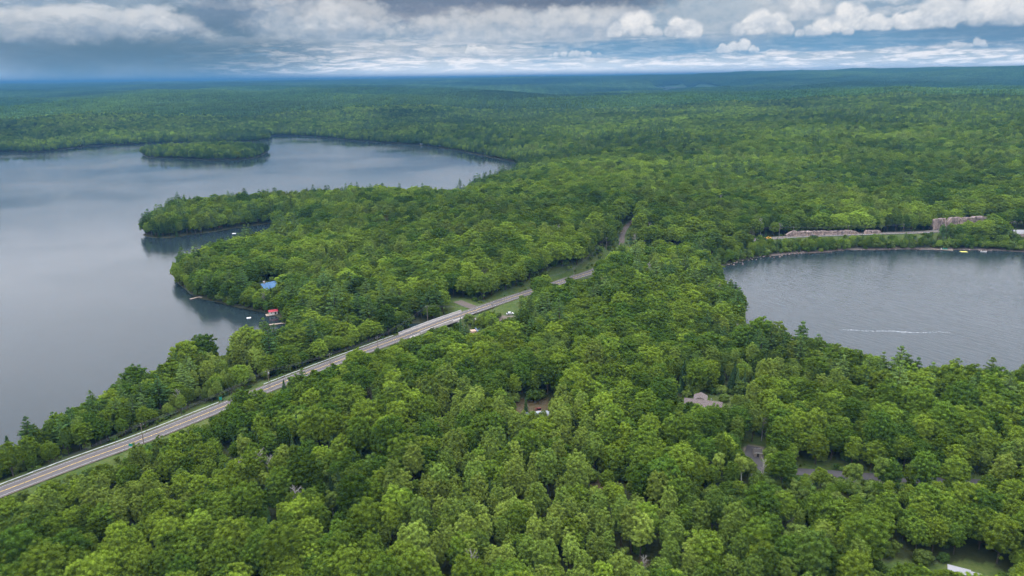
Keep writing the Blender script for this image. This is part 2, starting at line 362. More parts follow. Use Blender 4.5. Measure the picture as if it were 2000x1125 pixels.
def yard_mask(X, Y, grow=0.0):
    k = np.full(X.shape, -1)
    for c, a, b, kind in YARDS:
        r = np.hypot((X - c[0]) / (a + grow), (Y - c[1]) / (b + grow))
        r = r + (vnoise(X / 5, Y / 5, 41) - .5) * .6
        k = np.where(r < 1, kind, k)
    return k

# ------------------------------------------------------------------ materials
MATS = {}
def material(name, build):
    if name in MATS: return MATS[name]
    m = bpy.data.materials.new(name); m.use_nodes = True
    g = NG(m.node_tree); sh = build(g); out = g.n('ShaderNodeOutputMaterial'); g.put(out.inputs['Surface'], sh)
    MATS[name] = m; return m
def princ(g, col, rough=.7, spec=.3, metal=0.0, normal=None):
    b = g.n('ShaderNodeBsdfPrincipled')
    if isinstance(col, tuple) and len(col) == 3: col = (*col, 1)
    g.put(b.inputs['Base Color'], col); g.put(b.inputs['Roughness'], rough)
    b.inputs['Specular IOR Level'].default_value = spec; b.inputs['Metallic'].default_value = metal
    g.put(b.inputs['Normal'], normal)
    return b.outputs[0]
def plain(name, col, rough=.65, spec=.3, metal=0.0, var=.18, scale=1.5):
    def f(g):
        tc = g.n('ShaderNodeTexCoord'); n = g.noise(tc.outputs['Object'], scale, 5, .6)
        c2 = tuple(v * (1 - var) for v in col); c3 = tuple(min(1, v * (1 + var)) for v in col)
        return princ(g, g.mix(n, c2, c3), rough, spec, metal)
    return material(name, f)
def stripes(name, col, col2, scale, axis='X', rough=.6, depth=.12):
    def f(g):
        tc = g.n('ShaderNodeTexCoord'); w = g.n('ShaderNodeTexWave', bands_direction=axis); g.put(w.inputs['Vector'], tc.outputs['Object'])
        w.inputs['Scale'].default_value = scale; w.inputs['Distortion'].default_value = .25
        n = g.noise(tc.outputs['Object'], 1.7, 5, .6)
        bp = g.n('ShaderNodeBump'); bp.inputs['Distance'].default_value = depth; g.put(bp.inputs['Height'], w.outputs['Fac'])
        return princ(g, g.mix(g.m('MULTIPLY_ADD', w.outputs['Fac'], .6, g.m('MULTIPLY', n, .4)), col, col2), rough, .3, 0, bp.outputs[0])
    return material(name, f)

def m_land(g):
    tc = g.n('ShaderNodeNewGeometry'); P = tc.outputs['Position']
    a = g.n('ShaderNodeAttribute', attribute_name='cover'); sp = g.n('ShaderNodeSeparateColor'); g.put(sp.inputs[0], a.outputs['Color'])
    n1 = g.noise(P, .05, 6, .65); n2 = g.noise(P, .6, 6, .7); n3 = g.noise(P, .012, 4, .6)
    far = g.mix(g.ss(n3, .35, .65), (0.020, 0.045, 0.014), (0.036, 0.072, 0.018))
    floor = g.mix(n2, (0.018, 0.026, 0.010), (0.05, 0.058, 0.022))
    c = g.mix(g.n('ShaderNodeAttribute', attribute_name='far').outputs['Fac'], floor, far)
    grass = g.mix(g.ss(g.m('MULTIPLY_ADD', n2, .5, g.m('MULTIPLY', n1, .5)), .35, .65), (0.036, 0.068, 0.015), (0.085, 0.105, 0.030))
    dirt = g.mix(n2, (0.050, 0.042, 0.022), (0.115, 0.088, 0.05))
    rock = g.mix(n2, (0.10, 0.08, 0.07), (0.24, 0.195, 0.17))
    c = g.mix(sp.outputs[0], c, grass); c = g.mix(sp.outputs[1], c, dirt); c = g.mix(sp.outputs[2], c, rock)
    bp = g.n('ShaderNodeBump'); bp.inputs['Distance'].default_value = .5; bp.inputs['Strength'].default_value = .6; g.put(bp.inputs['Height'], n2)
    return princ(g, c, .95, .1, 0, bp.outputs[0])
def m_water(calm):
    def f(g):
        P = g.n('ShaderNodeNewGeometry').outputs['Position']
        mp = g.n('ShaderNodeMapping'); g.put(mp.inputs[0], P); mp.vector_type = 'TEXTURE'; mp.inputs['Rotation'].default_value = (0, 0, math.radians(-58))
        mp.inputs['Scale'].default_value = (13.0, 2.9, 1)
        patches = g.ss(g.noise(P, .006, 3, .5), .35, .68)
        ripple = g.noise(mp.outputs[0], 1, 4, .55, .2)
        fine = g.noise(P, .9, 3, .6)
        h = g.m('ADD', g.m('MULTIPLY', ripple, 1.0), g.m('MULTIPLY', fine, .16))
        bp = g.n('ShaderNodeBump'); g.put(bp.inputs['Height'], h)
        bp.inputs['Distance'].default_value = .10 if calm else .36
        g.put(bp.inputs['Strength'], g.lerp(patches, 0, 1, .35, 1.0) if calm else g.lerp(patches, 0, 1, .7, 1.0))
        b = g.n('ShaderNodeBsdfPrincipled'); b.inputs['Base Color'].default_value = (0.016, 0.026, 0.030, 1)
        g.put(b.inputs['Roughness'], g.lerp(patches, 0, 1, .06, .17) if calm else .12)
        b.inputs['IOR'].default_value = 1.333
        b.inputs['Specular IOR Level'].default_value = .5
        g.put(b.inputs['Normal'], bp.outputs[0]); return b.outputs[0]
    return f
def m_asphalt(g):
    P = g.n('ShaderNodeNewGeometry').outputs['Position']
    n = g.noise(P, .22, 6, .6); f = g.noise(P, 3.0, 4, .6)
    return princ(g, g.mix(g.m('MULTIPLY_ADD', n, .7, g.m('MULTIPLY', f, .3)), (0.072, 0.066, 0.067), (0.12, 0.109, 0.110)), .9, .2)
def m_gravel(g):
    P = g.n('ShaderNodeNewGeometry').outputs['Position']; n = g.noise(P, .8, 6, .7)
    return princ(g, g.mix(n, (0.075, 0.064, 0.055), (0.15, 0.125, 0.108)), .95, .1)
def m_rock(g):
    P = g.n('ShaderNodeNewGeometry').outputs['Position']
    mp = g.n('ShaderNodeMapping'); g.put(mp.inputs[0], P); mp.inputs['Scale'].default_value = (1, 1, .25)
    n = g.noise(mp.outputs[0], .45, 6, .7); n2 = g.noise(mp.outputs[0], 1.6, 5, .7)
    c = g.mix(g.ss(n, .35, .65), (0.15, 0.118, 0.11), (0.36, 0.275, 0.235)); c = g.mix(g.ss(n2, .52, .66), c, (0.05, 0.043, 0.046))
    bp = g.n('ShaderNodeBump'); bp.inputs['Distance'].default_value = .5; g.put(bp.inputs['Height'], n2)
    return princ(g, c, .9, .2, 0, bp.outputs[0])

def mesh_obj(name, V, F, mat=None, parent=None, smooth=False, link=True):
    me = bpy.data.meshes.new(name); me.from_pydata([tuple(map(float, v)) for v in V], [], [tuple(map(int, f)) for f in F]); me.update()
    if mat: me.materials.append(mat)
    if smooth: me.polygons.foreach_set('use_smooth', [True] * len(me.polygons))
    o = bpy.data.objects.new(name, me)
    if link: COL.objects.link(o)
    if parent: o.parent = parent
    return o
def tag(o, label=None, cat=None, group=None, kind=None):
    if label: o['label'] = label
    if cat: o['category'] = cat
    if group: o['group'] = group
    if kind: o['kind'] = kind
    return o
def thing(name, label, cat, loc=(0, 0, 0), rz=0.0, group=None):
    o = bpy.data.objects.new(name, None); COL.objects.link(o); o.empty_display_size = 1.0
    o.location = loc; o.rotation_euler = (0, 0, rz); return tag(o, label, cat, group)

# ------------------------------------------------------------------ the ground, one sheet out to the horizon
def build_land():
    R = np.concatenate([[15, 60], np.geomspace(110, 1300, 330), np.geomspace(1300, 4000, 170)[1:], np.geomspace(4000, 34000, 170)[1:]])
    fr = np.radians(np.linspace(-44, 44, 560)); A = np.concatenate([fr, np.radians(np.linspace(44, 316, 80)[1:-1])])
    nr, na = len(R), len(A)
    rr, aa = np.meshgrid(R, A, indexing='ij'); X = (rr * np.sin(aa)).ravel(); Y = (rr * np.cos(aa)).ravel()
    z, d, rd = ground(X, Y, True)
    far = sstep(np.hypot(X, Y), 2300, 2600)
    z = z + sstep(np.hypot(X, Y), 13500, 15500) * (fbm(X / 60, Y / 60, 5, 3) * 16 + 8)      # beyond the built trees the sheet is the canopy
    X = np.r_[X, 0]; Y = np.r_[Y, 0]; z = np.r_[z, 5]
    i = np.arange(nr - 1)[:, None] * na + np.arange(na)[None, :]; j = np.arange(nr - 1)[:, None] * na + (np.arange(na)[None, :] + 1) % na
    F = np.stack([i, i + na, j + na, j], -1).reshape(-1, 4)
    me = bpy.data.meshes.new('ground'); nv = len(X)
    cap = np.stack([np.full(na, nv - 1), np.arange(na), (np.arange(na) + 1) % na], 1)
    me.vertices.add(nv); me.vertices.foreach_set('co', np.stack([X, Y, z], 1).ravel())
    nl = F.size + cap.size; me.loops.add(nl); me.loops.foreach_set('vertex_index', np.r_[F.ravel(), cap.ravel()])
    me.polygons.add(len(F) + na)
    me.polygons.foreach_set('loop_start', np.r_[np.arange(len(F)) * 4, F.size + np.arange(na) * 3])
    me.update(calc_edges=True); me.validate()
    me.polygons.foreach_set('use_smooth', [True] * len(me.polygons))
    X, Y = X[:-1], Y[:-1]
    yk = yard_mask(X, Y); cov = np.zeros((nv, 4)); cov[:, 3] = 1
    gr = 1 - sstep(rd + (vnoise(X / 6, Y / 6, 2) - .5) * 5, 6, 14); gr = np.where((yk == 0) | (yk == 2), 1, gr)
    cov[:-1, 0] = gr; cov[:-1, 1] = (yk == 1) * 1.0
    dB, _ = seg_dist(X, Y, lakeB, True)
    rk = (1 - sstep(d, 2, 6)) * (d > -6) * (.12 + .8 * (dB < 14) * (Y > 480) * (X > 215)); cov[:-1, 2] = np.maximum(rk, (yk == 3) * .8)
    a = me.color_attributes.new('cover', 'FLOAT_COLOR', 'POINT'); a.data.foreach_set('color', cov.ravel())
    b = me.attributes.new('far', 'FLOAT', 'POINT'); b.data.foreach_set('value', np.r_[far, 0])
    me.materials.append(material('forest_floor', m_land))
    o = bpy.data.objects.new('ground', me); COL.objects.link(o)
    return tag(o, 'wooded rolling ground reaching out to the horizon', 'ground', kind='structure')
build_land()

def sheet(name, x0, x1, y0, y1, z, mat, label):
    o = mesh_obj(name, [(x0, y0, z), (x1, y0, z), (x1, y1, z), (x0, y1, z)], [(0, 1, 2, 3)], mat)
    return tag(o, label, 'lake', kind='structure')
WA = material('calm_water', m_water(True)); WB = material('rippled_water', m_water(False))
sheet('lake', -2600, 118, 60, 2250, 0.0, WA, 'large calm grey lake on the left with wooded points')
sheet('lake', 118, 1200, 180, 900, 0.0, WB, 'rippled lake on the right below the highway')
for (c, a, b, lv), lb in zip(PONDS, ('silver sliver of lake far off below the blue hills', 'thin far lake behind the near wooded ridge', 'tiny far pond left of the silver sliver of lake')):
    t = np.linspace(0, 2 * PI, 40, endpoint=False)
    tag(mesh_obj('lake', [(c[0] + a * 1.3 * math.cos(x), c[1] + b * 1.3 * math.sin(x), lv) for x in t], [range(40)], WA), lb, 'lake', kind='structure')

# ------------------------------------------------------------------ roads
def frame(P):
    T = np.gradient(P, axis=0); T /= np.linalg.norm(T, axis=1)[:, None]; return np.stack([T[:, 1], -T[:, 0]], 1)   # right-hand normal
def ribbon(P, Z, o0, o1, dz):
    N = frame(P); V = []; 
    for p, n, z in zip(P, N, Z): V += [(*(p + n * o0), z + dz), (*(p + n * o1), z + dz)]
    F = [(2*i, 2*i+1, 2*i+3, 2*i+2) for i in range(len(P) - 1)]; return V, F
def strip(name, P, Z, o0, o1, dz, mat, parent=None):
    return mesh_obj(name, *ribbon(P, Z, o0, o1, dz), mat, parent)
AS = material('asphalt', m_asphalt); OLD = plain('old_lane_asphalt', (.062, .058, .060), .9, .2, var=.3, scale=.3); GV = material('gravel', m_gravel)
LW = plain('white_line_paint', (.36, .40, .395), .7, .2, var=.15); LY = plain('yellow_line_paint', (.70, .48, .10), .7, .2, var=.15)
hw = strip('road', road, roadz, -3.6, 3.6, .02, AS); tag(hw, 'two-lane grey highway running between the two lakes', 'road', kind='structure')
strip('gravel_shoulder', road, roadz, -4.6, -3.5, .014, GV, hw); strip('gravel_shoulder', road, roadz, 3.5, 4.6, .014, GV, hw)
strip('edge_line', road, roadz, -3.32, -3.18, .026, LW, hw); strip('edge_line', road, roadz, 3.18, 3.32, .026, LW, hw)
strip('centre_line', road, roadz, -.16, -.06, .026, LY, hw); strip('centre_line', road, roadz, .06, .16, .026, LY, hw)
tag(strip('side_road', lane2, lane2z, -2.3, 2.3, .012, GV), 'pale gravel side road climbing away into the trees', 'road', kind='structure')
tag(strip('lane', lane3, lane3z, -2.5, 2.5, .012, OLD), 'narrow paved lane crossing the foreground wood at lower right', 'lane', kind='structure')
tag(strip('road_entrance', spur, spurz, -3.3, 3.3, .010, GV), 'short gravel turn-off on the lake side of the highway', 'road', kind='structure')

# ------------------------------------------------------------------ foliage
def m_leaf(name, dark, light, transl=.34, var=.28, nscale=.45):
    def f(g):
        tone = g.n('ShaderNodeAttribute', attribute_name='tone', attribute_type='INSTANCER').outputs['Fac']
        val = g.n('ShaderNodeAttribute', attribute_name='val', attribute_type='INSTANCER').outputs['Fac']
        tc = g.n('ShaderNodeTexCoord'); n = g.noise(tc.outputs['Object'], nscale, 4, .65)
        n2 = g.n('ShaderNodeNewGeometry').outputs['Random Per Island']
        c = g.mix(tone, dark, light)
        k = g.m('MULTIPLY', val, g.m('MULTIPLY', g.lerp(n, .3, .7, 1 - var, 1 + var), g.lerp(n2, 0, 1, .72, 1.28)))
        sc = g.n('ShaderNodeVectorMath', operation='SCALE'); g.put(sc.inputs[0], c); g.put(sc.inputs[3], k)
        d = g.n('ShaderNodeBsdfDiffuse'); g.put(d.inputs[0], sc.outputs[0])
        t = g.n('ShaderNodeBsdfTranslucent'); g.put(t.inputs[0], g.mix(1.0, sc.outputs[0], (1.0, 1.0, .55), 'MULTIPLY'))
        m = g.n('ShaderNodeMixShader'); m.inputs[0].default_value = transl; g.put(m.inputs[1], d.outputs[0]); g.put(m.inputs[2], t.outputs[0])
        return m.outputs[0]
    return material(name, f)
L_MAPLE = m_leaf('maple_leaves', (0.066, 0.124, 0.017), (0.168, 0.240, 0.027))
L_ASPEN = m_leaf('aspen_leaves', (0.094, 0.156, 0.027), (0.180, 0.240, 0.042), .32)
L_PINE = m_leaf('pine_needles', (0.055, 0.108, 0.028), (0.108, 0.165, 0.040), .15)
L_SPRUCE = m_leaf('spruce_needles', (0.030, 0.064, 0.026), (0.066, 0.110, 0.038), .1)
L_RUST = m_leaf('dead_rust_needles', (0.13, 0.045, 0.022), (0.22, 0.085, 0.035), .1)
L_BROWN = m_leaf('thin_brown_twigs', (0.075, 0.075, 0.042), (0.12, 0.112, 0.07), .1)
L_SHRUB = m_leaf('shrub_leaves', (0.065, 0.122, 0.022), (0.150, 0.205, 0.042), .28)
L_FAR = m_leaf('far_canopy', (0.030, 0.066, 0.014), (0.062, 0.108, 0.019), .1, .3, .02)
BARK = plain('bark', (0.085, 0.068, 0.055), .9, .1, var=.35); BIRCH = plain('birch_bark', (0.50, 0.48, 0.44), .8, .2, var=.3)
DEADW = plain('dead_wood', (0.27, 0.25, 0.23), .9, .1, var=.3)

class Q:
    """collects quads (leaf cards) and small solids"""
    def __init__(s): s.v = []; s.f = []; s.n = 0
    def add(s, V, F): s.v.append(np.asarray(V, float)); s.f += [tuple(i + s.n for i in f) for f in F]; s.n += len(V)
    def cards(s, C, N, size, rng, aspect=.75):
        k = len(C); N = N / (np.linalg.norm(N, axis=1)[:, None] + 1e-9)
        r = rng.normal(size=(k, 3)); t = np.cross(N, r); t /= np.linalg.norm(t, axis=1)[:, None] + 1e-9; b = np.cross(N, t)
        sz = size * rng.uniform(.65, 1.3, (k, 1)); t = t * sz; b = b * sz * aspect
        V = np.stack([C - t, C - b * rng.uniform(.7, 1.1, (k, 1)), C + t * rng.uniform(.7, 1.1, (k, 1)), C + b], 1).reshape(-1, 3)
        F = np.arange(4 * k).reshape(-1, 4) + s.n
        s.v.append(V); s.f += [tuple(x) for x in F.tolist()]; s.n += 4 * k
    def tube(s, pts, rad, sides=5):
        pts = [np.array(p, float) for p in pts]; V = []; F = []
        for i, p in enumerate(pts):
            d = pts[min(i + 1, len(pts) - 1)] - pts[max(i - 1, 0)]; d /= np.linalg.norm(d) + 1e-9
            a = np.cross(d, (0, 0, 1) if abs(d[2]) < .9 else (1, 0, 0)); a /= np.linalg.norm(a); b = np.cross(d, a)
            for k in range(sides):
                t = 2 * PI * k / sides; V.append(p + (a * math.cos(t) + b * math.sin(t)) * rad[i])
        for i in range(len(pts) - 1):
            for k in range(sides): F.append((i*sides+k, i*sides+(k+1) % sides, (i+1)*sides+(k+1) % sides, (i+1)*sides+k))
        F.append(tuple(range(sides))[::-1]); F.append(tuple((len(pts)-1)*sides + k for k in range(sides))); s.add(V, F)
    def mesh(s, name, mats, smooth=False):
        V = np.concatenate(s.v); me = bpy.data.meshes.new(name); me.from_pydata(V.tolist(), [], s.f); me.update()
        for m in mats: me.materials.append(m)
        return me
_ph = (1 + 5 ** .5) / 2
ICO = np.array([(-1, _ph, 0), (1, _ph, 0), (-1, -_ph, 0), (1, -_ph, 0), (0, -1, _ph), (0, 1, _ph), (0, -1, -_ph), (0, 1, -_ph), (_ph, 0, -1), (_ph, 0, 1), (-_ph, 0, -1), (-_ph, 0, 1)]) / math.sqrt(1 + _ph * _ph)
ICF = [(0,11,5),(0,5,1),(0,1,7),(0,7,10),(0,10,11),(1,5,9),(5,11,4),(11,10,2),(10,7,6),(7,1,8),(3,9,4),(3,4,2),(3,2,6),(3,6,8),(3,8,9),(4,9,5),(2,4,11),(6,2,10),(8,6,7),(9,8,1)]
def sphere_dirs(n, rng, zmin=-1.0):
    i = np.arange(n) + rng.uniform(0, 1); z = 1 - (1 - zmin) * (i + .5) / n; z = np.clip(z, -1, 1)
    a = i * 2.39996 + rng.uniform(0, 6.28); r = np.sqrt(1 - z * z); return np.stack([r * np.cos(a), r * np.sin(a), z], 1)

def broadleaf(seed, R, H, z0, nl, cards, size, lob=(.27, .40), taper=0.0, core=True):
    """crown of many leafy lobes round a dome; R half width, H tree height, z0 underside of crown"""
    rng = np.random.default_rng(seed); q = Q()
    hc = (H - z0) / 2; zc = z0 + hc * .92
    D = sphere_dirs(nl, rng, -.55); D += rng.normal(size=D.shape) * .12
    sk = rng.uniform(.90, 1.05, (nl, 1)); bd = sphere_dirs(14, rng, -.4); bd += rng.normal(size=bd.shape) * .2; Dn = D / np.linalg.norm(D, axis=1)[:, None]; bd /= np.linalg.norm(bd, axis=1)[:, None]
    sk = sk * (.86 + .20 * np.exp(9 * ((Dn @ bd.T).max(1) - 1)))[:, None]; flat = rng.uniform(.9, 1.1, 2)
    C = D * np.array([R * .86 * flat[0], R * .86 * flat[1], hc * .88]) * sk + np.array([0, 0, zc])
    if taper: C[:, :2] *= (1 - taper * np.clip((C[:, 2:] - z0) / (H - z0), 0, 1))
    lr = R * rng.uniform(*lob, nl)
    for c, r in (zip(C, lr) if core else ()): q.add(c + ICO * r * .72 * np.array([1, 1, .9]), ICF)
    if core: q.add(np.array([0, 0, zc - hc * .05]) + ICO * np.array([R * .72, R * .72, hc * .76]) * (1 - taper * .4), ICF)
    per = int(cards / nl * 1.7)
    for k in range(nl):
        d = sphere_dirs(per, rng, -.75) + rng.normal(size=(per, 3)) * .12
        d /= np.linalg.norm(d, axis=1)[:, None]
        P = C[k] + d * lr[k] * rng.uniform(.86, 1.10, (per, 1)) * np.array([1, 1, .92])
        dist = np.linalg.norm(P[:, None, :] - C[None], axis=2) / lr[None]; dist[:, k] = 9
        keep = dist.min(1) > .74
        q.cards(P[keep], d[keep] * .85 + rng.normal(size=(keep.sum(), 3)) * .40 + np.array([0, 0, .15]), size, rng)
    tr = Q(); lean = rng.normal(size=2) * .3
    top = np.array([lean[0], lean[1], zc + hc * .3])
    tr.tube([(0, 0, -.6), (0, 0, z0 * .6), (*lean * .5, z0 + hc * .3), top], [R * .055 + .05, R * .045 + .04, R * .035 + .02, .05], 6)
    for k in rng.choice(nl, min(7, nl), replace=False):
        b = np.array([0, 0, z0 * rng.uniform(.75, 1.2)]); tr.tube([b, (b + C[k]) / 2 + np.array([0, 0, .4]), C[k]], [.13, .09, .04], 4)
    return q, tr
def pine(seed, R, H, whorls=10, cards=2000, size=.34):
    rng = np.random.default_rng(seed); q = Q(); tr = Q()
    tr.tube([(0, 0, -.6), (.1, 0, H * .4), (0, .1, H * .75), (0, 0, H)], [.32, .24, .14, .03], 6)
    blobs = []
    for w in range(whorls):
        t = w / (whorls - 1); z = H * (.30 + .66 * t) + rng.normal() * .2
        rad = R * (1 - t) ** .62 * (.55 + .45 * math.sin(min(1, t * 3.2 + .25) * PI / 2)) * rng.uniform(.72, 1.12) + .5
        nb = rng.integers(4, 7) if t < .85 else 3; a0 = rng.uniform(0, 6.28)
        for b in range(nb):
            a = a0 + b * 6.283 / nb + rng.normal() * .25; r = rad * rng.uniform(.68, 1.15)
            d = np.array([math.cos(a), math.sin(a), 0]); tip = d * r + np.array([0, 0, z + r * .12])
            tr.tube([(0, 0, z - .2), d * r * .55 + np.array([0, 0, z + .02]), tip], [.08, .05, .02], 3)
            for k in range(3):
                f = (.45, .78, 1.02)[k]; blobs.append((d * r * f + np.array([0, 0, z + r * .12 * f + rng.normal() * .12]), max(.5, r * (.30, .32, .24)[k]), .30 + .08 * rng.uniform()))
    blobs.append((np.array([0, 0, H - .5]), .55, 1.2))
    per = max(6, cards // len(blobs))
    for c, r, fl in blobs:
        q.add(c + ICO * np.array([r * .72, r * .72, r * fl * .7]), ICF)
        d = sphere_dirs(per, rng, -.35) + rng.normal(size=(per, 3)) * .2; P = c + d * np.array([r, r, r * fl]) * rng.uniform(.8, 1.15, (per, 1))
        q.cards(P, d * np.array([.6, .6, 1]) + rng.normal(size=(per, 3)) * .45 + np.array([0, 0, .3]), size, rng, .5)
    return q, tr
def spruce(seed, R, H, cards=1500, size=.34, thin=1.0):
    rng = np.random.default_rng(seed); q = Q(); tr = Q()
    tr.tube([(0, 0, -.5), (0, 0, H * .5), (0, 0, H * .98)], [.2, .12, .02], 5)
    nt = 15
    for k in range(nt):
        t = k / nt; z = H * (.06 + .9 * t); r = R * (1 - t) ** .85 * rng.uniform(.82, 1.12) + .12; nb = 8
        V = [(0, 0, z + H * .055)] + [(r * .82 * math.cos(a + k) * u, r * .82 * math.sin(a + k) * u, z - r * .22) for a, u in zip(np.linspace(0, 6.283, nb, endpoint=False), rng.uniform(.7, 1.1, nb))]
        q.add(V, [(0, 1 + i, 1 + (i + 1) % nb) for i in range(nb)])
    u = rng.uniform(0, 1, cards) ** 1.45; z = H * (.04 + .95 * u); r = (R * (1 - u) ** .85 + .08) * rng.uniform(.55, 1.12, cards); a = rng.uniform(0, 6.283, cards)
    z = np.floor(z / (H / nt * .9)) * (H / nt * .9) + rng.uniform(-.15, .35, cards) - r * .2
    P = np.stack([r * np.cos(a), r * np.sin(a), np.minimum(z, H)], 1); d = np.stack([np.cos(a), np.sin(a), np.full(cards, .9)], 1)
    q.cards(P, d + rng.normal(size=(cards, 3)) * .35, size * (1.1 - .5 * u.mean()), rng, .55)
    return q, tr
def snag(seed, H, spread=2.2, twigs=16):
    rng = np.random.default_rng(seed); tr = Q(); tw = Q()
    tr.tube([(0, 0, -.5), (rng.normal() * .2, rng.normal() * .2, H * .5), (rng.normal() * .4, rng.normal() * .4, H)], [.24, .17, .04], 6)
    for k in range(twigs):
        z = H * rng.uniform(.38, .95); a = rng.uniform(0, 6.28); L = spread * rng.uniform(.5, 1.1) * (1.2 - z / H * .6); d = np.array([math.cos(a), math.sin(a), rng.uniform(.5, 1.3)])
        b = np.array([0, 0, z]); m = b + d * L * .5; e = b + d * L + np.array([0, 0, .4]); tw.tube([b, m, e], [.11, .075, .03], 4)
        for j in range(3):
            dd = d + rng.normal(size=3) * .7; s0 = b + d * L * rng.uniform(.4, .9); tw.tube([s0, s0 + dd * L * .4], [.06, .025], 3)
    return tw, tr

PROTO = []          # (species, crown mesh, trunk mesh, joined object, height, radius)
LIB = bpy.data.collections.new('tree_library')       # never linked to the scene: shapes for the forest to draw from
def register(sp, q, tr, leaf, bark, H, R):
    k = len(PROTO); cm = q.mesh(sp + '_crown', [leaf]); tm = tr.mesh(sp + '_trunk', [bark])
    j = Q(); j.v = q.v + tr.v; j.f = q.f + [tuple(i + q.n for i in f) for f in tr.f]; j.n = q.n + tr.n
    jm = j.mesh('%s_%02d' % (sp, k), [leaf, bark]); jm.polygons.foreach_set('material_index', [0] * len(q.f) + [1] * len(tr.f))
    o = bpy.data.objects.new('t%02d' % k, jm); LIB.objects.link(o); PROTO.append((sp, cm, tm, o, H, R))
for i, (R, H, z0, nl) in enumerate(((5.2, 17.5, 3.2, 180), (4.6, 18.5, 3.6, 160), (5.8, 17.0, 3.0, 210), (4.8, 16.0, 3.0, 170), (5.4, 19.0, 3.5, 200))):
    register('maple', *broadleaf(100 + i, R, H, z0, nl, 6500, .18, (.10, .17)), L_MAPLE, BARK, H, R)
for i, (R, H, z0, nl) in enumerate(((3.9, 17.5, 3.6, 140), (4.5, 18.5, 4.0, 165), (3.5, 16.5, 3.6, 125))):
    register('aspen', *broadleaf(200 + i, R, H, z0, nl, 5600, .15, (.11, .18), .06), L_ASPEN, BARK, H, R)
register('birch', *broadleaf(260, 2.9, 15.0, 4.0, 18, 1300, .26, (.30, .42), .25), L_ASPEN, BIRCH, 15.0, 2.9)
for i, (R, H) in enumerate(((4.2, 21.0), (3.6, 19.0), (4.6, 22.5))):
    register('pine', *pine(300 + i, R, H, 10 + i), L_PINE, BARK, H, R)
for i, (R, H) in enumerate(((2.3, 15.0), (1.9, 13.5), (2.6, 12.0))):
    register('spruce', *spruce(400 + i, R, H), L_SPRUCE, BARK, H, R)
register('rust_spruce', *spruce(450, 1.5, 11.0, 700, .26), L_RUST, BARK, 11.0, 1.5)
for i, H in enumerate((14.0, 11.5)): register('snag', *snag(500 + i, H, 2.4, 18), DEADW, DEADW, H, 2.0)
register('bare_tree', *broadleaf(560, 3.2, 14.0, 4.0, 40, 1500, .13, (.20, .32), .25, False), L_BROWN, DEADW, 15.0, 3.6)
for i, (R, H) in enumerate(((2.3, 3.6), (1.7, 2.6), (1.5, 4.2))):
    register('shrub', *broadleaf(600 + i, R, H, .2, 11, 620, .22, (.34, .5)), L_SHRUB, BARK, H, R)
BY = {}
for k, p in enumerate(PROTO): BY.setdefault(p[0], []).append(k)
PH = np.array([p[4] for p in PROTO]); PR = np.array([p[5] for p in PROTO])

# ------------------------------------------------------------------ where the trees stand
def ellipse_zone(X, Y, px, py, z, a, b, wob_=.5):
    c = at(px, py, z); return np.hypot((X - c[0]) / a, (Y - c[1]) / b) + (vnoise(X / 9, Y / 9, 51) - .5) * wob_ < 1

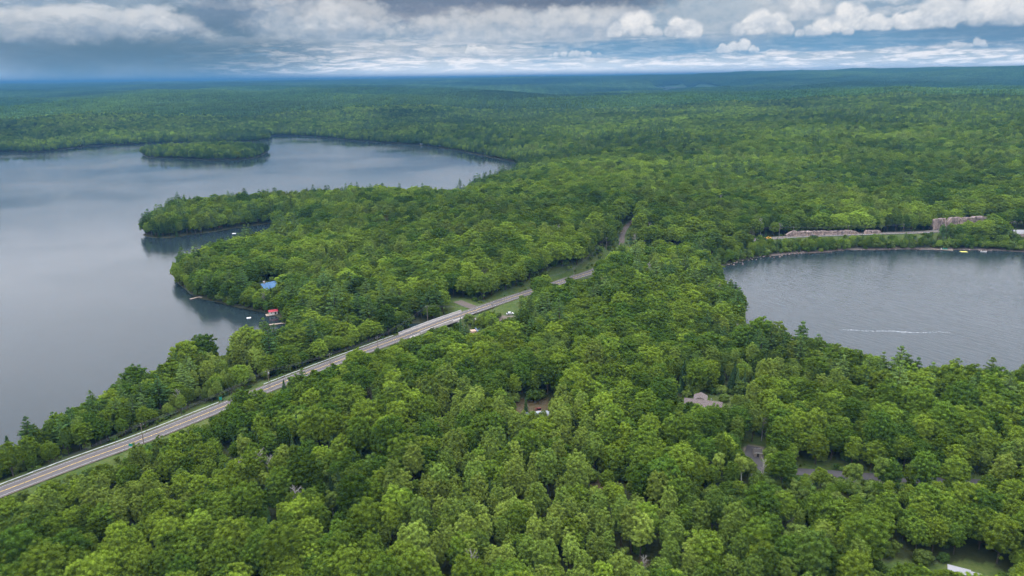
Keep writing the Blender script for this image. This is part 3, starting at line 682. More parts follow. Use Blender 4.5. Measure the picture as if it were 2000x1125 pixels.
def plant():
    rng = np.random.default_rng(7)
    s = 5.6
    gx, gy = np.meshgrid(np.arange(-2100, 2100, s), np.arange(70, 2640, s * .9)); gx[1::2] += s / 2
    X = gx.ravel() + rng.uniform(-.40, .40, gx.size) * s; Y = gy.ravel() + rng.uniform(-.40, .40, gx.size) * s
    D = np.hypot(X, Y); A = np.degrees(np.arctan2(X, Y))
    k = (D > 118) & (D < 2600) & (np.abs(A) < 43) & (rng.uniform(size=X.size) < np.interp(D, [0, 380, 480, 1200, 2600], [1, 1, .72, .62, .52])); X, Y, D = X[k], Y[k], D[k]
    for Ps, stp in ((lakeA, 4.6), (lakeB, 4.6), (island, 5.0)):                # overhanging rows along the water
        for off in (2.0, 5.0):
            E_ = resample(np.vstack([Ps, Ps[:1]]), stp); T_ = np.gradient(E_, axis=0); T_ /= np.linalg.norm(T_, axis=1)[:, None] + 1e-9; M_ = np.stack([T_[:, 1], -T_[:, 0]], 1)
            a_ = 1 if not inside((E_ + M_ * 3)[:, 0], (E_ + M_ * 3)[:, 1], Ps).mean() > .5 else -1
            if Ps is island: a_ = -a_
            C_ = E_ + M_ * a_ * off + rng.normal(size=E_.shape) * .8; ok = (np.abs(np.degrees(np.arctan2(C_[:, 0], C_[:, 1]))) < 43) & (C_[:, 1] > 100) & (np.hypot(*C_.T) < 2600)
            X = np.r_[X, C_[ok, 0]]; Y = np.r_[Y, C_[ok, 1]]
    D = np.hypot(X, Y)
    z, d, rd = ground(X, Y, True)
    yk = yard_mask(X, Y, 1.5)
    side = np.zeros(X.size)                                 # which side of the highway
    near = D < 1300; e, i = seg_dist(X[near], Y[near], road); N = frame(road); sd = ((X[near] - road[i, 0]) * N[i, 0] + (Y[near] - road[i, 1]) * N[i, 1]); side[near] = np.where(e < 60, sd, 99)
    lake_side = (side < 0) & (Y < 640)
    clear = np.where(lake_side, np.where(X < -60, 6.0, 8.5), 4.6)
    k = (d > 1.2) & (rd > clear) & (yk < 0)
    X, Y, D, z, d, rd, side, lake_side = [v[k] for v in (X, Y, D, z, d, rd, side, lake_side)]
    n = X.size; u = rng.uniform(size=n); v = rng.uniform(size=n)
    stand = fbm(X / 70, Y / 70, 61, 3); st2 = fbm(X / 45, Y / 45, 67, 3); st3 = fbm(X / 260, Y / 260, 71, 3)
    pick = lambda sp: np.array(BY[sp])[rng.integers(0, len(BY[sp]), n)]
    P = pick('maple')
    scale = np.where(D < 420, np.clip(rng.normal(.68, .15, n), .36, 1.1), np.clip(rng.normal(np.interp(D, [420, 520, 1000, 1300], [.84, .93, .93, .84]), .10, n), .55, 1.15)) * (.88 + .28 * stand)
    asp = (st2 > .63) & (u < .75); P = np.where(asp, pick('aspen'), P)
    con = (stand < .33) & (u < .5) & (D > 1000); P = np.where(con, pick('pine'), P); 
    con2 = (st3 < .38) & (u < .35) & (D > 900); P = np.where(con2 & (v < .7), pick('pine'), P); P = np.where(con2 & (v >= .7), pick('spruce'), P)
    sh = (d < 22) & (u < np.where(D > 800, .45, .30)); P = np.where(sh, pick('pine'), P); P = np.where((d < 30) & (v < .05), pick('spruce'), P)
    # stands seen in the photograph
    Z = lambda *a: ellipse_zone(X, Y, *a)
    pop = Z(980, 985, 14, 42, 34) | Z(1170, 1060, 14, 40, 22) | Z(430, 725, 12, 17, 30) | Z(380, 760, 12, 12, 22) | Z(220, 985, 10, 30, 13) | Z(1130, 1000, 12, 26, 16)
    P = np.where(pop & (u < .85), pick('aspen'), P)
    mixed = Z(600, 940, 8, 30, 34) | Z(700, 860, 10, 22, 22) | Z(520, 860, 8, 22, 20)
    P = np.where(mixed & (u < .20), pick('spruce'), P); P = np.where(mixed & (u > .20) & (u < .30), pick('birch'), P)
    dark = Z(1395, 742, 14, 20, 14); P = np.where(dark & (u < .8), pick('spruce'), P); scale = np.where(dark, scale * 1.3, scale)
    pinez = Z(640, 610, 14, 24, 26) | Z(440, 570, 12, 40, 28) | Z(360, 430, 12, 50, 40) | Z(300, 440, 10, 24, 40) | Z(1180, 590, 10, 25, 16) | Z(1330, 540, 10, 60, 34) | Z(880, 590, 12, 12, 20) | Z(330, 740, 10, 16, 30)
    P = np.where(pinez & (u < .34), pick('pine'), P)
    lanez = Z(1600, 930, 8, 40, 7); P = np.where(lanez & (u < .75), pick('birch'), P)
    r2 = rng.uniform(size=n)
    P = np.where((r2 < .008) & (D < 900), pick('snag'), P); P = np.where((r2 > .9955) & (D < 1500), pick('bare_tree'), P)
    P = np.where((r2 > .968) & (r2 < .9865) & (D < 700) & (d > 20), pick('spruce'), P)
    thick = Z(1640, 985, 6, 52, 11); scale = np.where(thick, scale * .42, scale)             # low wet thicket below the lane
    verge = (~lake_side) & (rd < 26) & (Y < 330) & (X < -20); scale = np.where(verge, scale * np.interp(rd, [4.6, 12, 26], [.18, .4, .9]), scale)
    young = Z(330, 930, 6, 60, 22); scale = np.where(young, scale * .8, scale)
    vl = lake_side & (Y < 340) & (X < -110); scale = np.where(vl, scale * .72, scale)
    scale = np.where((d < 16) & (Y > 480) & (X > 150) & (X < 620) & (rd < 60), scale * .55, scale)   # small trees between highway and right lake
    scale = np.where((D > 700), scale * np.interp(D, [700, 1600, 2600], [1, 1.02, 1.05]), scale)
    tallshore = (d < 24) & (((Y < 440) & (Y > 262) & (X < -70)) | ((Y < 400) & (X > 130))); scale = np.where(tallshore, np.maximum(scale * 1.25, .72), scale)
    scale = scale * np.where((d < 7) & ~tallshore, np.where(rng.uniform(size=n) < .5, rng.uniform(.4, .7, n), rng.uniform(.75, 1.0, n)), 1)
    tone = np.clip(.5 + (fbm(X / 38, Y / 38, 81, 2) - .5) * 1.3 + rng.normal(size=n) * .32, 0, 1)
    tone = np.where(pop, np.clip(tone + .25, 0, 1), tone); tone = np.where(rng.uniform(size=n) < .05, 1.0, tone)
    val = np.clip(rng.normal(1.0, .19, n), .55, 1.5); val = np.where(pop, val * 1.12, val); stnd = fbm(X / 170, Y / 170, 101, 3) - .5; val = val * (1 + stnd * np.interp(D, [300, 700, 1500], [.25, .6, .9])); tone = np.clip(tone + stnd * np.interp(D, [300, 900], [.3, .9]), 0, 1)
    # nothing may stand in the sight lines that the photograph shows to be open
    keep = np.ones(n, bool); H = PH[P] * scale; R = PR[P] * scale * .92
    cl = np.where(D < 1000)[0]
    for T, tz, slack in SEE:
        L = math.hypot(*T); ux, uy = T[0] / L, T[1] / L
        s_ = X[cl] * ux + Y[cl] * uy; o_ = np.abs(X[cl] * uy - Y[cl] * ux)
        lim = EYE + (tz - EYE) * np.maximum(s_ - R[cl] * .5, 1) / L - z[cl] - slack      # tallest allowed
        hit = (s_ < L + 1) & (s_ > L * .5) & (o_ < R[cl]) & (H[cl] > lim)
        j = cl[hit]
        if j.size:
            f = np.clip(lim[hit], 0, None) / H[j]; scale[j] *= f; H[j] *= f; R[j] *= f
    keep &= H > np.where(D < 400, 1.5, 3.0)
    small = keep & (H < 5.0) & (D < 900)
    shp = pick('shrub'); scale = np.where(small, np.clip(H / PH[shp], .6, 1.4), scale); P = np.where(small, shp, P)
    out = [v[keep] for v in (X, Y, z, P, scale, tone, val, d, rd)]
    fx = []
    for px_, py_, h_, sp_ in FORCED:
        p_ = at(px_, py_, 5 + h_); p_ = at(px_, py_, gz(p_) + h_); kk = BY[sp_][int(rng.integers(len(BY[sp_])))]
        zf, df, rf = ground(p_[0], p_[1], True); fx.append((p_[0], p_[1], zf[0], kk, h_ / PH[kk], rng.uniform(.2, .8), rng.uniform(.85, 1.1), df[0], rf[0]))
    out = [np.r_[a, np.array([f[i] for f in fx])].astype(a.dtype) for i, a in enumerate(out)]
    # understorey and verge shrubs
    m = 26000
    xs = rng.uniform(-420, 460, m); ys = rng.uniform(110, 640, m); zz, dd, rr = ground(xs, ys, True)
    yk = yard_mask(xs, ys, -1.5); ye = yard_mask(xs, ys, 3.0)
    thk = ellipse_zone(xs, ys, 1640, 985, 4, 70, 14) | ellipse_zone(xs, ys, 1850, 985, 4, 60, 14)
    bank = (xs > 150) & (ys > 480) & (dd < 30)
    k = (dd > .8) & (rr > 2.6) & (yk < 0) & ((rr < 16) | (ye >= 0) | (dd < 7) | bank | (rng.uniform(size=m) < .28) | thk) & (rng.uniform(size=m) < np.where((rr < 9) & (xs < 60), .30, .75))
    xs, ys, zz, dd, rr = [v[k] for v in (xs, ys, zz, dd, rr)]; k = xs.size
    sp = np.array(BY['shrub'])[rng.integers(0, 3, k)]; sc = rng.uniform(.4, 1.15, k) * np.where(rr < 7, .5, 1) * np.where(rr > 20, rng.uniform(1, 1.9, k), 1)
    hs = PH[sp] * sc; rs = PR[sp] * sc; kp = np.ones(k, bool)
    for T, tz, slack in SEE:
        L = math.hypot(*T); s_ = (xs * T[0] + ys * T[1]) / L; o_ = np.abs(xs * T[1] - ys * T[0]) / L; lim = EYE + (tz - EYE) * s_ / L - zz
        kp &= ~((s_ < L) & (s_ > L * .6) & (o_ < rs) & (hs > lim))
    xs, ys, zz, sp, sc, dd, rr = [v[kp] for v in (xs, ys, zz, sp, sc, dd, rr)]; k = xs.size
    ext = (xs, ys, zz, sp, sc, rng.uniform(0, 1, k), rng.uniform(.7, 1.2, k), dd, rr)
    return [np.concatenate([a, b]) for a, b in zip(out, ext)]

def scatter_obj(name, X, Y, Z, idx, rot, scl, tone, val, coll, label, cat, yscl=None):
    me = bpy.data.meshes.new(name); n = len(X); me.vertices.add(n); me.vertices.foreach_set('co', np.stack([X, Y, Z], 1).astype(np.float32).ravel())
    def attr(nm, ty, data, key): a = me.attributes.new(nm, ty, 'POINT'); a.data.foreach_set(key, np.asarray(data).ravel())
    attr('pick', 'INT', idx.astype(np.int32), 'value'); attr('turn', 'FLOAT_VECTOR', rot.astype(np.float32), 'vector')
    attr('size', 'FLOAT_VECTOR', scl.astype(np.float32), 'vector'); attr('tone', 'FLOAT', tone.astype(np.float32), 'value'); attr('val', 'FLOAT', val.astype(np.float32), 'value')
    o = bpy.data.objects.new(name, me); COL.objects.link(o)
    t = bpy.data.node_groups.new(name, 'GeometryNodeTree'); t.interface.new_socket('Geometry', in_out='INPUT', socket_type='NodeSocketGeometry'); t.interface.new_socket('Geometry', in_out='OUTPUT', socket_type='NodeSocketGeometry')
    a = t.nodes.new('NodeGroupInput'); b = t.nodes.new('NodeGroupOutput'); ip = t.nodes.new('GeometryNodeInstanceOnPoints'); ci = t.nodes.new('GeometryNodeCollectionInfo')
    ci.inputs['Collection'].default_value = coll; ci.inputs['Separate Children'].default_value = True; ci.inputs['Reset Children'].default_value = True
    def na(nm, ty): k = t.nodes.new('GeometryNodeInputNamedAttribute'); k.data_type = ty; k.inputs[0].default_value = nm; return k.outputs[0]
    L = t.links.new; L(a.outputs[0], ip.inputs['Points']); L(ci.outputs[0], ip.inputs['Instance']); ip.inputs['Pick Instance'].default_value = True
    L(na('pick', 'INT'), ip.inputs['Instance Index']); L(na('turn', 'FLOAT_VECTOR'), ip.inputs['Rotation']); L(na('size', 'FLOAT_VECTOR'), ip.inputs['Scale']); L(ip.outputs[0], b.inputs[0])
    md = o.modifiers.new('scatter', 'NODES'); md.node_group = t
    return tag(o, label, cat, kind='stuff')

# trees that stand out in the photograph: pixel of the tip, height, kind
FORCED = [(470, 762, 15, 'maple'), (500, 757, 15, 'maple'), (452, 786, 14, 'maple'), (588, 721, 18, 'pine'), (574, 731, 16, 'maple'), (604, 736, 15, 'maple'), (553, 744, 11, 'spruce'), (629, 728, 9, 'spruce'),
          (694, 684, 15, 'maple'), (712, 697, 14, 'maple'), (678, 703, 14, 'maple'), (1058, 562, 14, 'maple'), (1076, 557, 13, 'maple'), (862, 640, 13, 'maple'), (846, 655, 9, 'maple'), (1186, 918, 9, 'maple'), (1165, 531, 13, 'maple'), (1180, 520, 13, 'maple'), (1198, 511, 13, 'maple'), (1216, 502, 12, 'maple'), (1158, 540, 11, 'maple'), (1228, 494, 12, 'maple'), (1242, 489, 12, 'pine'), (1205, 508, 10, 'maple'), (1028, 773, 10, 'spruce'),
          (1447, 560, 20, 'pine'), (1436, 566, 17, 'pine'), (1454, 574, 14, 'pine'), (898, 348, 16, 'pine'), (272, 714, 17, 'pine'), (192, 786, 13, 'pine'), (12, 848, 14, 'spruce'), (1050, 575, 13, 'maple'), (1100, 552, 10, 'maple'),
          (340, 377, 19, 'pine'), (283, 412, 17, 'pine'), (300, 405, 18, 'pine'), (703, 709, 9, 'rust_spruce'), (866, 708, 9, 'rust_spruce'), (525, 775, 13, 'maple'), (485, 775, 14, 'maple'), (1812, 885, 9, 'spruce'),
          (465, 895, 12, 'snag'), (505, 885, 12, 'snag'), (525, 890, 11, 'snag'), (575, 948, 12, 'snag'), (1515, 700, 14, 'bare_tree'), (945, 520, 16, 'bare_tree'), (890, 515, 15, 'bare_tree'), (700, 590, 15, 'bare_tree')]
# sight lines kept open: (point, height, clearance)
SEE = []
def see_line(P, Z, a, b, offs, step=2, slack=.6):
    i0 = np.linalg.norm(P - np.array(a), axis=1).argmin(); i1 = np.linalg.norm(P - np.array(b), axis=1).argmin(); N = frame(P)
    for i in range(min(i0, i1), max(i0, i1), step):
        for o in offs: SEE.append((P[i] + N[i] * o, Z[i], slack))
for a, b in (((-90, 996), (440, 793)), ((523, 760), (556, 745)), ((618, 722), (672, 700)), ((712, 686), (1040, 570)), ((1085, 555), (1092, 552)), ((1122, 543), (1152, 533))):
    see_line(road, roadz, at(*a, RZ), at(*b, RZ), (-5, -1.5, 2, 5.5))
see_line(road, roadz, at(1522, 465, 7), at(1835, 451, 8), (-4, 0, 3.5), 2)
see_line(lane2, lane2z, at(1216, 462, 9), at(1237, 432, 12), (-2, 2), 1)
for a, b in (((1572, 922), (1596, 923.5)), ((1634, 926), (1648, 927)), ((1693, 930), (1700, 931)), ((1733, 933), (1740, 934))): see_line(lane3, lane3z, at(*a, 5), at(*b, 5), (-2, 0, 2), 1, .5)
see_line(lane3, lane3z, at(1466, 885, 5), at(1480, 907, 5), (0,), 1, .2)
for px, py, z in ((963, 606, 4.8), (985, 603, 4.8), (1000, 609, 4.6), (1000, 619, 4.5), (985, 622, 4.5), (935, 640, 4), (928, 650, 3), (880, 643, 4),
                  (510, 553, 11), (516, 549, 13), (524, 546, 14), (532, 544, 14), (540, 542, 14), (528, 556, 9), (522, 558, 9), (514, 562, 8.5), (524, 561, 7.8), (530, 561, 7.8), (536, 556, 8.5), (426, 694, 6), (438, 692, 6), (526, 612, 1), (535, 610, 1), (545, 612, 1), (530, 634, .6), (552, 632, .6),
                  (374, 583, 1), (395, 579, 1), (1345, 788, 8.5), (1360, 787, 8.5), (1378, 790, 8.5), (1398, 792, 8.5), (1345, 778, 10.5), (1385, 783, 10.5), (1404, 786, 10), (1388, 788, 8.5), (1396, 795, 7.5), (1406, 791, 8.5), (1372, 794, 7.2), (1420, 768, 7.2), (1440, 772, 7.2), (1015, 805, 6), (1030, 800, 6), (1042, 808, 7), (1050, 803, 8), (1052, 795, 7),
                  (1162, 950, 5), (1205, 945, 5), (1248, 1114, 5), (1478, 880, 6), (1740, 1112, 5), (1790, 1110, 5), (1840, 1110, 5), (1725, 1121, 5), (1860, 1118, 6), (1885, 1122, 6), (1912, 1124, 6),
                  (1540, 455, 9), (1570, 455, 9), (1600, 455, 9), (1630, 455, 9), (1660, 455, 9), (1830, 440, 12), (1850, 438, 13), (1875, 434, 15), (1900, 431, 15), (1925, 428, 15), (1975, 446, 10), (1990, 446, 10), (1998, 464, 6),
                  (1840, 486, 1), (1500, 462, 8), (1660, 750, 3), (1180, 505, 6), (1188, 497, 6), (1270, 485, 7), (1430, 458, 10)):
    SEE.append((at(px, py, z), z, .4))

# ------------------------------------------------------------------ built things
def box(q, x0, x1, y0, y1, z0, z1):
    q.add([(x0, y0, z0), (x1, y0, z0), (x1, y1, z0), (x0, y1, z0), (x0, y0, z1), (x1, y0, z1), (x1, y1, z1), (x0, y1, z1)],
          [(3, 2, 1, 0), (4, 5, 6, 7), (0, 1, 5, 4), (1, 2, 6, 5), (2, 3, 7, 6), (3, 0, 4, 7)])
def part(name, q, mat, parent=None, bevel=0.0, loc=None):
    o = bpy.data.objects.new(name, q.mesh(name, [mat])); COL.objects.link(o)
    if parent: o.parent = parent
    if loc: o.location = loc
    if bevel:
        b = o.modifiers.new('bevel', 'BEVEL'); b.width = bevel; b.segments = 2
    return o
def bpart(name, mat, parent, *boxes, bevel=0.0):
    q = Q()
    for b in boxes: box(q, *b)
    return part(name, q, mat, parent, bevel)
def slab(q, P, t):                                   # a planar quad with thickness t along its normal
    P = [np.array(p, float) for p in P]; n = np.cross(P[1] - P[0], P[3] - P[0]); n /= np.linalg.norm(n)
    V = [p - n * t for p in P] + P; q.add(V, [(3, 2, 1, 0), (4, 5, 6, 7), (0, 1, 5, 4), (1, 2, 6, 5), (2, 3, 7, 6), (3, 0, 4, 7)])
M = dict(
    white=plain('white_paint', (.72, .72, .70), .5), trim=plain('trim_paint', (.62, .60, .56), .6), glass=plain('window_glass', (.02, .025, .03), .08, .5, var=.1),
    log=stripes('brown_log_wall', (.20, .115, .065), (.32, .20, .12), 2.2, 'Z'), tanw=stripes('tan_siding', (.24, .20, .16), (.32, .27, .22), 3.0, 'Z', depth=.03),
    greenw=plain('green_siding', (.02, .085, .065), .6), greyw=stripes('grey_siding', (.22, .22, .22), (.32, .32, .32), 3.0, 'Z', depth=.03), darkw=plain('dark_timber', (.05, .045, .042), .8),
    blue=stripes('blue_metal_roof', (.045, .125, .25), (.07, .17, .32), 1.6, 'X', .4, .05), red=stripes('red_metal_roof', (.42, .03, .05), (.55, .05, .075), 1.6, 'X', .45, .05),
    taupe=stripes('taupe_shingles', (.115, .092, .088), (.17, .137, .130), 4.0, 'Y', .85, .03), slate=stripes('slate_shingles', (.10, .105, .145), (.16, .165, .21), 4.0, 'Y', .8, .03),
    greyr=stripes('grey_metal_roof', (.30, .34, .37), (.42, .46, .49), 1.8, 'X', .5, .04), whiter=stripes('white_metal_roof', (.22, .22, .235), (.30, .30, .31), 1.2, 'X', .5, .03),
    stone=plain('chimney_stone', (.30, .24, .20), .9, var=.4), conc=plain('concrete', (.40, .37, .34), .85, .2, var=.2, scale=.6), plank=stripes('dock_planks', (.30, .235, .18), (.44, .36, .28), 3.5, 'X', .85, .03),
    steel=plain('galvanised_steel', (.48, .49, .50), .45, .5, .6), wood=plain('pole_wood', (.20, .165, .135), .9, .1, var=.3), wire=plain('wire', (.07, .075, .08), .6, .3), ceramic=plain('insulator', (.42, .50, .52), .3, .5),
    sign=plain('green_sign_face', (.02, .22, .17), .5), tyre=plain('tyre_rubber', (.02, .02, .02), .9), rim=plain('wheel_rim', (.35, .35, .36), .4, .5, .7), blackw=plain('dark_trim', (.03, .03, .03), .6),
    foam=plain('foam', (.34, .37, .40), .9, .1, var=.2, scale=.4), rock=material('granite', m_rock), yellow=plain('yellow_paint', (.70, .38, .02), .45), dkred=plain('dark_red_paint', (.16, .025, .025), .35, .5), dkgreen=plain('dark_green_paint', (.03, .07, .06), .3, .5),
    carwhite=plain('white_car_paint', (.75, .76, .78), .25, .5, var=.04), canvas=plain('red_canvas', (.40, .12, .10), .8), aqua=plain('turquoise_paint', (.05, .42, .34), .5), yraft=plain('yellow_vinyl', (.55, .52, .12), .5), bluegrey=plain('blue_grey_cover', (.16, .20, .26), .6), peach=plain('peach_boards', (.50, .34, .25), .8))

def window(parent, x, y, z, w, h, nrm):              # a framed window proud of the wall; nrm is 0:-y 1:+y 2:-x 3:+x
    t = .06
    def bb(a0, a1, z0, z1, d0, d1):
        return {0: (x + a0, x + a1, y - d1, y - d0, z + z0, z + z1), 1: (x + a0, x + a1, y + d0, y + d1, z + z0, z + z1),
                2: (x - d1, x - d0, y + a0, y + a1, z + z0, z + z1), 3: (x + d0, x + d1, y + a0, y + a1, z + z0, z + z1)}[nrm]
    f = bpart('window', M['trim'], parent, bb(-w/2 - .1, w/2 + .1, -.1, 0, .004, t), bb(-w/2 - .1, w/2 + .1, h, h + .1, .004, t), bb(-w/2 - .1, -w/2, 0, h, .004, t), bb(w/2, w/2 + .1, 0, h, .004, t), bb(-.03, .03, 0, h, .004, t))
    bpart('pane', M['glass'], f, bb(-w/2, -.03, 0, h, .003, .03), bb(.03, w/2, 0, h, .003, .03))
def house(name, label, p, rz, L, Wd, hw_, rise, roof, wall, z=None, over=.5, group=None, wins=((-.3, 0), (.05, 0)), door=.32, chimney=None, cat='house', detail=True):
    z = gz(p) - .05 if z is None else z
    t = thing(name, label, cat, (p[0], p[1], z), rz, group); q = Q(); l, w = L / 2, Wd / 2
    q.add([(-l, -w, -1), (l, -w, -1), (l, w, -1), (-l, w, -1), (-l, -w, hw_), (l, -w, hw_), (l, w, hw_), (-l, w, hw_), (-l, 0, hw_ + rise), (l, 0, hw_ + rise)],
          [(0, 1, 5, 4), (2, 3, 7, 6), (3, 0, 4, 8, 7), (1, 2, 6, 9, 5), (4, 5, 9, 8), (6, 7, 8, 9), (3, 2, 1, 0)]); part('wall', q, wall, t)
    r = Q(); k = rise / w; e = over; zr = hw_ + rise + .14; ze = hw_ + .14 - e * k
    slab(r, [(-l - e, -w - e, ze), (l + e, -w - e, ze), (l + e, 0, zr), (-l - e, 0, zr)], .14); slab(r, [(l + e, w + e, ze), (-l - e, w + e, ze), (-l - e, 0, zr), (l + e, 0, zr)], .14)
    ro = part('roof', r, roof, t)
    if detail:
        bpart('fascia', M['trim'], ro, (-l - e, l + e, -w - e - .05, -w - e - .003, ze - .16, ze)); bpart('fascia', M['trim'], ro, (-l - e, l + e, w + e + .003, w + e + .05, ze - .16, ze))
    for x, s in wins: window(t, x * L, -w if s == 0 else w, hw_ * .42, min(1.4, L * .14), min(1.2, hw_ * .4), s)
    if door is not None: 
        d = bpart('door', M['darkw'], t, (door * L - .45, door * L + .45, -w - .06, -w - .004, .05, 2.1))
        if detail: bpart('handle', M['steel'], d, (door * L + .3, door * L + .36, -w - .12, -w - .062, 1.0, 1.1))
    if chimney is not None: 
        c = bpart('chimney', M['stone'], ro, (chimney * L - .5, chimney * L + .5, -.45, .45, hw_ + rise * .4, hw_ + rise + 1.3)); bpart('cap', M['conc'], t, (chimney * L - .6, chimney * L + .6, -.55, .55, hw_ + rise + 1.303, hw_ + rise + 1.45))
    return t
def heading(a, b): return math.atan2(b[1] - a[1], b[0] - a[0])

# the blue-roofed lodge with its cross gable
def lodge():
    a, b = at(512, 547.5, 14), at(546, 540, 14); p = (a + b) / 2; rz = heading(a, b); gzv = gz(p)
    t = house('lodge', 'log lodge with bright blue metal roof among pines above the left lake', p, rz, 15, 8.5, 4.6, 3.3, M['blue'], M['log'], chimney=-.36, wins=((-.12, 0), (-.36, 0), (.3, 0)), door=None)
    q = Q(); w = 2.7; y0 = -8.6; h, r = 5.2, 2.6
    q.add([(-w, y0, -1), (w, y0, -1), (w, -4, -1), (-w, -4, -1), (-w, y0, h), (w, y0, h), (w, -4, h), (-w, -4, h), (0, y0, h + r), (0, -4, h + r)], [(0, 1, 5, 8, 4), (1, 2, 6, 5), (3, 0, 4, 7), (4, 8, 9, 7), (5, 6, 9, 8)]); g = part('gable_wing', q, M['log'], t)
    k = r / w; e = .6; s = Q(); yy = -1.0
    slab(s, [(-w - e, y0 - e, h - e * k + .14), (0, y0 - e, h + r + .14), (0, yy, h + r + .14), (-w - e, yy, h - e * k + .14)][::-1], .14); slab(s, [(w + e, y0 - e, h - e * k + .14), (w + e, yy, h - e * k + .14), (0, yy, h + r + .14), (0, y0 - e, h + r + .14)][::-1], .14)
    part('gable_roof', s, M['blue'], t)
    f = Q(); 
    for sx in (-1, 1): slab(f, [(sx * (w + e), y0 - e - .03, h - e * k - .15), (0, y0 - e - .03, h + r - .15), (0, y0 - e - .03, h + r + .18), (sx * (w + e), y0 - e - .03, h - e * k + .18)], .05)
    part('bargeboard', f, M['white'], g); window(t, -.9, y0, 1.2, 1.2, 2.2, 0); window(t, .9, y0, 1.2, 1.2, 2.2, 0); window(t, 0, y0, 4.2, 1.2, 1.0, 0)
    s = Q(); slab(s, [(-7.4, -7.2, 2.5), (-3.2, -7.2, 2.5), (-3.2, -4.26, 3.6), (-7.4, -4.26, 3.6)], .12); part('porch_roof', s, M['blue'], t)
    bpart('porch_post', M['log'], t, (-7.2, -7.0, -7.1, -6.9, -1, 2.4)); bpart('porch_post', M['log'], t, (-3.6, -3.4, -7.1, -6.9, -1, 2.4))
lodge()
a, b = at(1344, 778, 11), at(1404, 785, 11)
t = house('bungalow', 'long bungalow with taupe shingle roof beside a lawn and dark spruces', (a + b) / 2, heading(a, b), 15, 7.6, 2.9, 2.1, M['taupe'], M['tanw'], z=gz((a + b) / 2), wins=((-.36, 0), (-.22, 0), (.1, 0), (.25, 0)), door=-.05)
q = Q(); slab(q, [(-4.3, .5, 4.6), (-1.4, .5, 5.9), (-1.4, 6.2, 5.9), (-4.3, 6.2, 4.6)], .14); slab(q, [(1.5, .5, 4.6), (1.5, 6.2, 4.6), (-1.4, 6.2, 5.9), (-1.4, .5, 5.9)], .14); part('rear_gable_roof', q, M['taupe'], t)
q = Q(); q.add([(-3.9, .6, 0), (1.1, .6, 0), (1.1, 6, 0), (-3.9, 6, 0), (-3.9, .6, 4.6), (1.1, .6, 4.6), (1.1, 6, 4.6), (-3.9, 6, 4.6), (-1.4, .6, 5.7), (-1.4, 6, 5.7)], [(0, 1, 5, 8, 4), (1, 2, 6, 5), (2, 3, 7, 9, 6), (3, 0, 4, 7), (4, 8, 9, 7), (5, 6, 9, 8)]); part('rear_wing', q, M['tanw'], t)
q = Q(); q.tube([(3.2, .5, 4.6), (3.2, .5, 6.0)], [.14, .14], 8); part('flue_pipe', q, M['steel'], t)
a, b = at(1034, 806, 9), at(1052, 808, 9)
house('cabin', 'cabin with dark slate roof behind a pointed spruce in a brown yard', (a + b) / 2, heading(a, b) + .1, 8.5, 6.5, 2.7, 1.9, M['slate'], M['darkw'], wins=((.2, 0), (-.2, 0)), door=0)
c = at(1063, 803, 8); house('garage', 'pale grey-roofed garage just right of the slate-roofed cabin', c, .05, 6, 5, 2.3, 1.3, M['greyr'], M['greyw'], wins=((-.2, 0),), door=.2, cat='garage')
a, b = at(425, 693, 7), at(440, 694, 7)
house('cottage', 'small cottage with light grey metal roof between the road and left lake', (a + b) / 2, heading(a, b), 5.6, 6, 2.6, 2.3, M['greyr'], M['darkw'], wins=((-.2, 0),), door=.2, cat='cottage')
c = at(1479, 884, 6); house('shed', 'little grey-brown shed beside the bend of the paved lane', c, -.1, 2.6, 3.0, 2.0, .8, M['darkw'], M['tanw'], wins=(), door=0, over=.3, cat='shed')
c = at(1985, 449, 12); house('house', 'house with long white roof at the right edge above the lake', c, -.04, 17, 9, 3, 2.2, M['whiter'], M['log'], wins=((-.3, 0), (0, 0), (.3, 0)))
c = at(1999, 466, 6); house('cottage', 'tan-roofed cottage by the water at the right edge', c, .1, 8, 6, 2.6, 1.8, M['taupe'], M['white'], cat='cottage')
c = at(410, 553, 8); house('cottage', 'white cottage peeping through pines on the left lake point', c, .4, 5, 4.5, 2.4, 1.6, M['whiter'], M['white'], wins=((-.2, 0),), door=.2, cat='cottage')

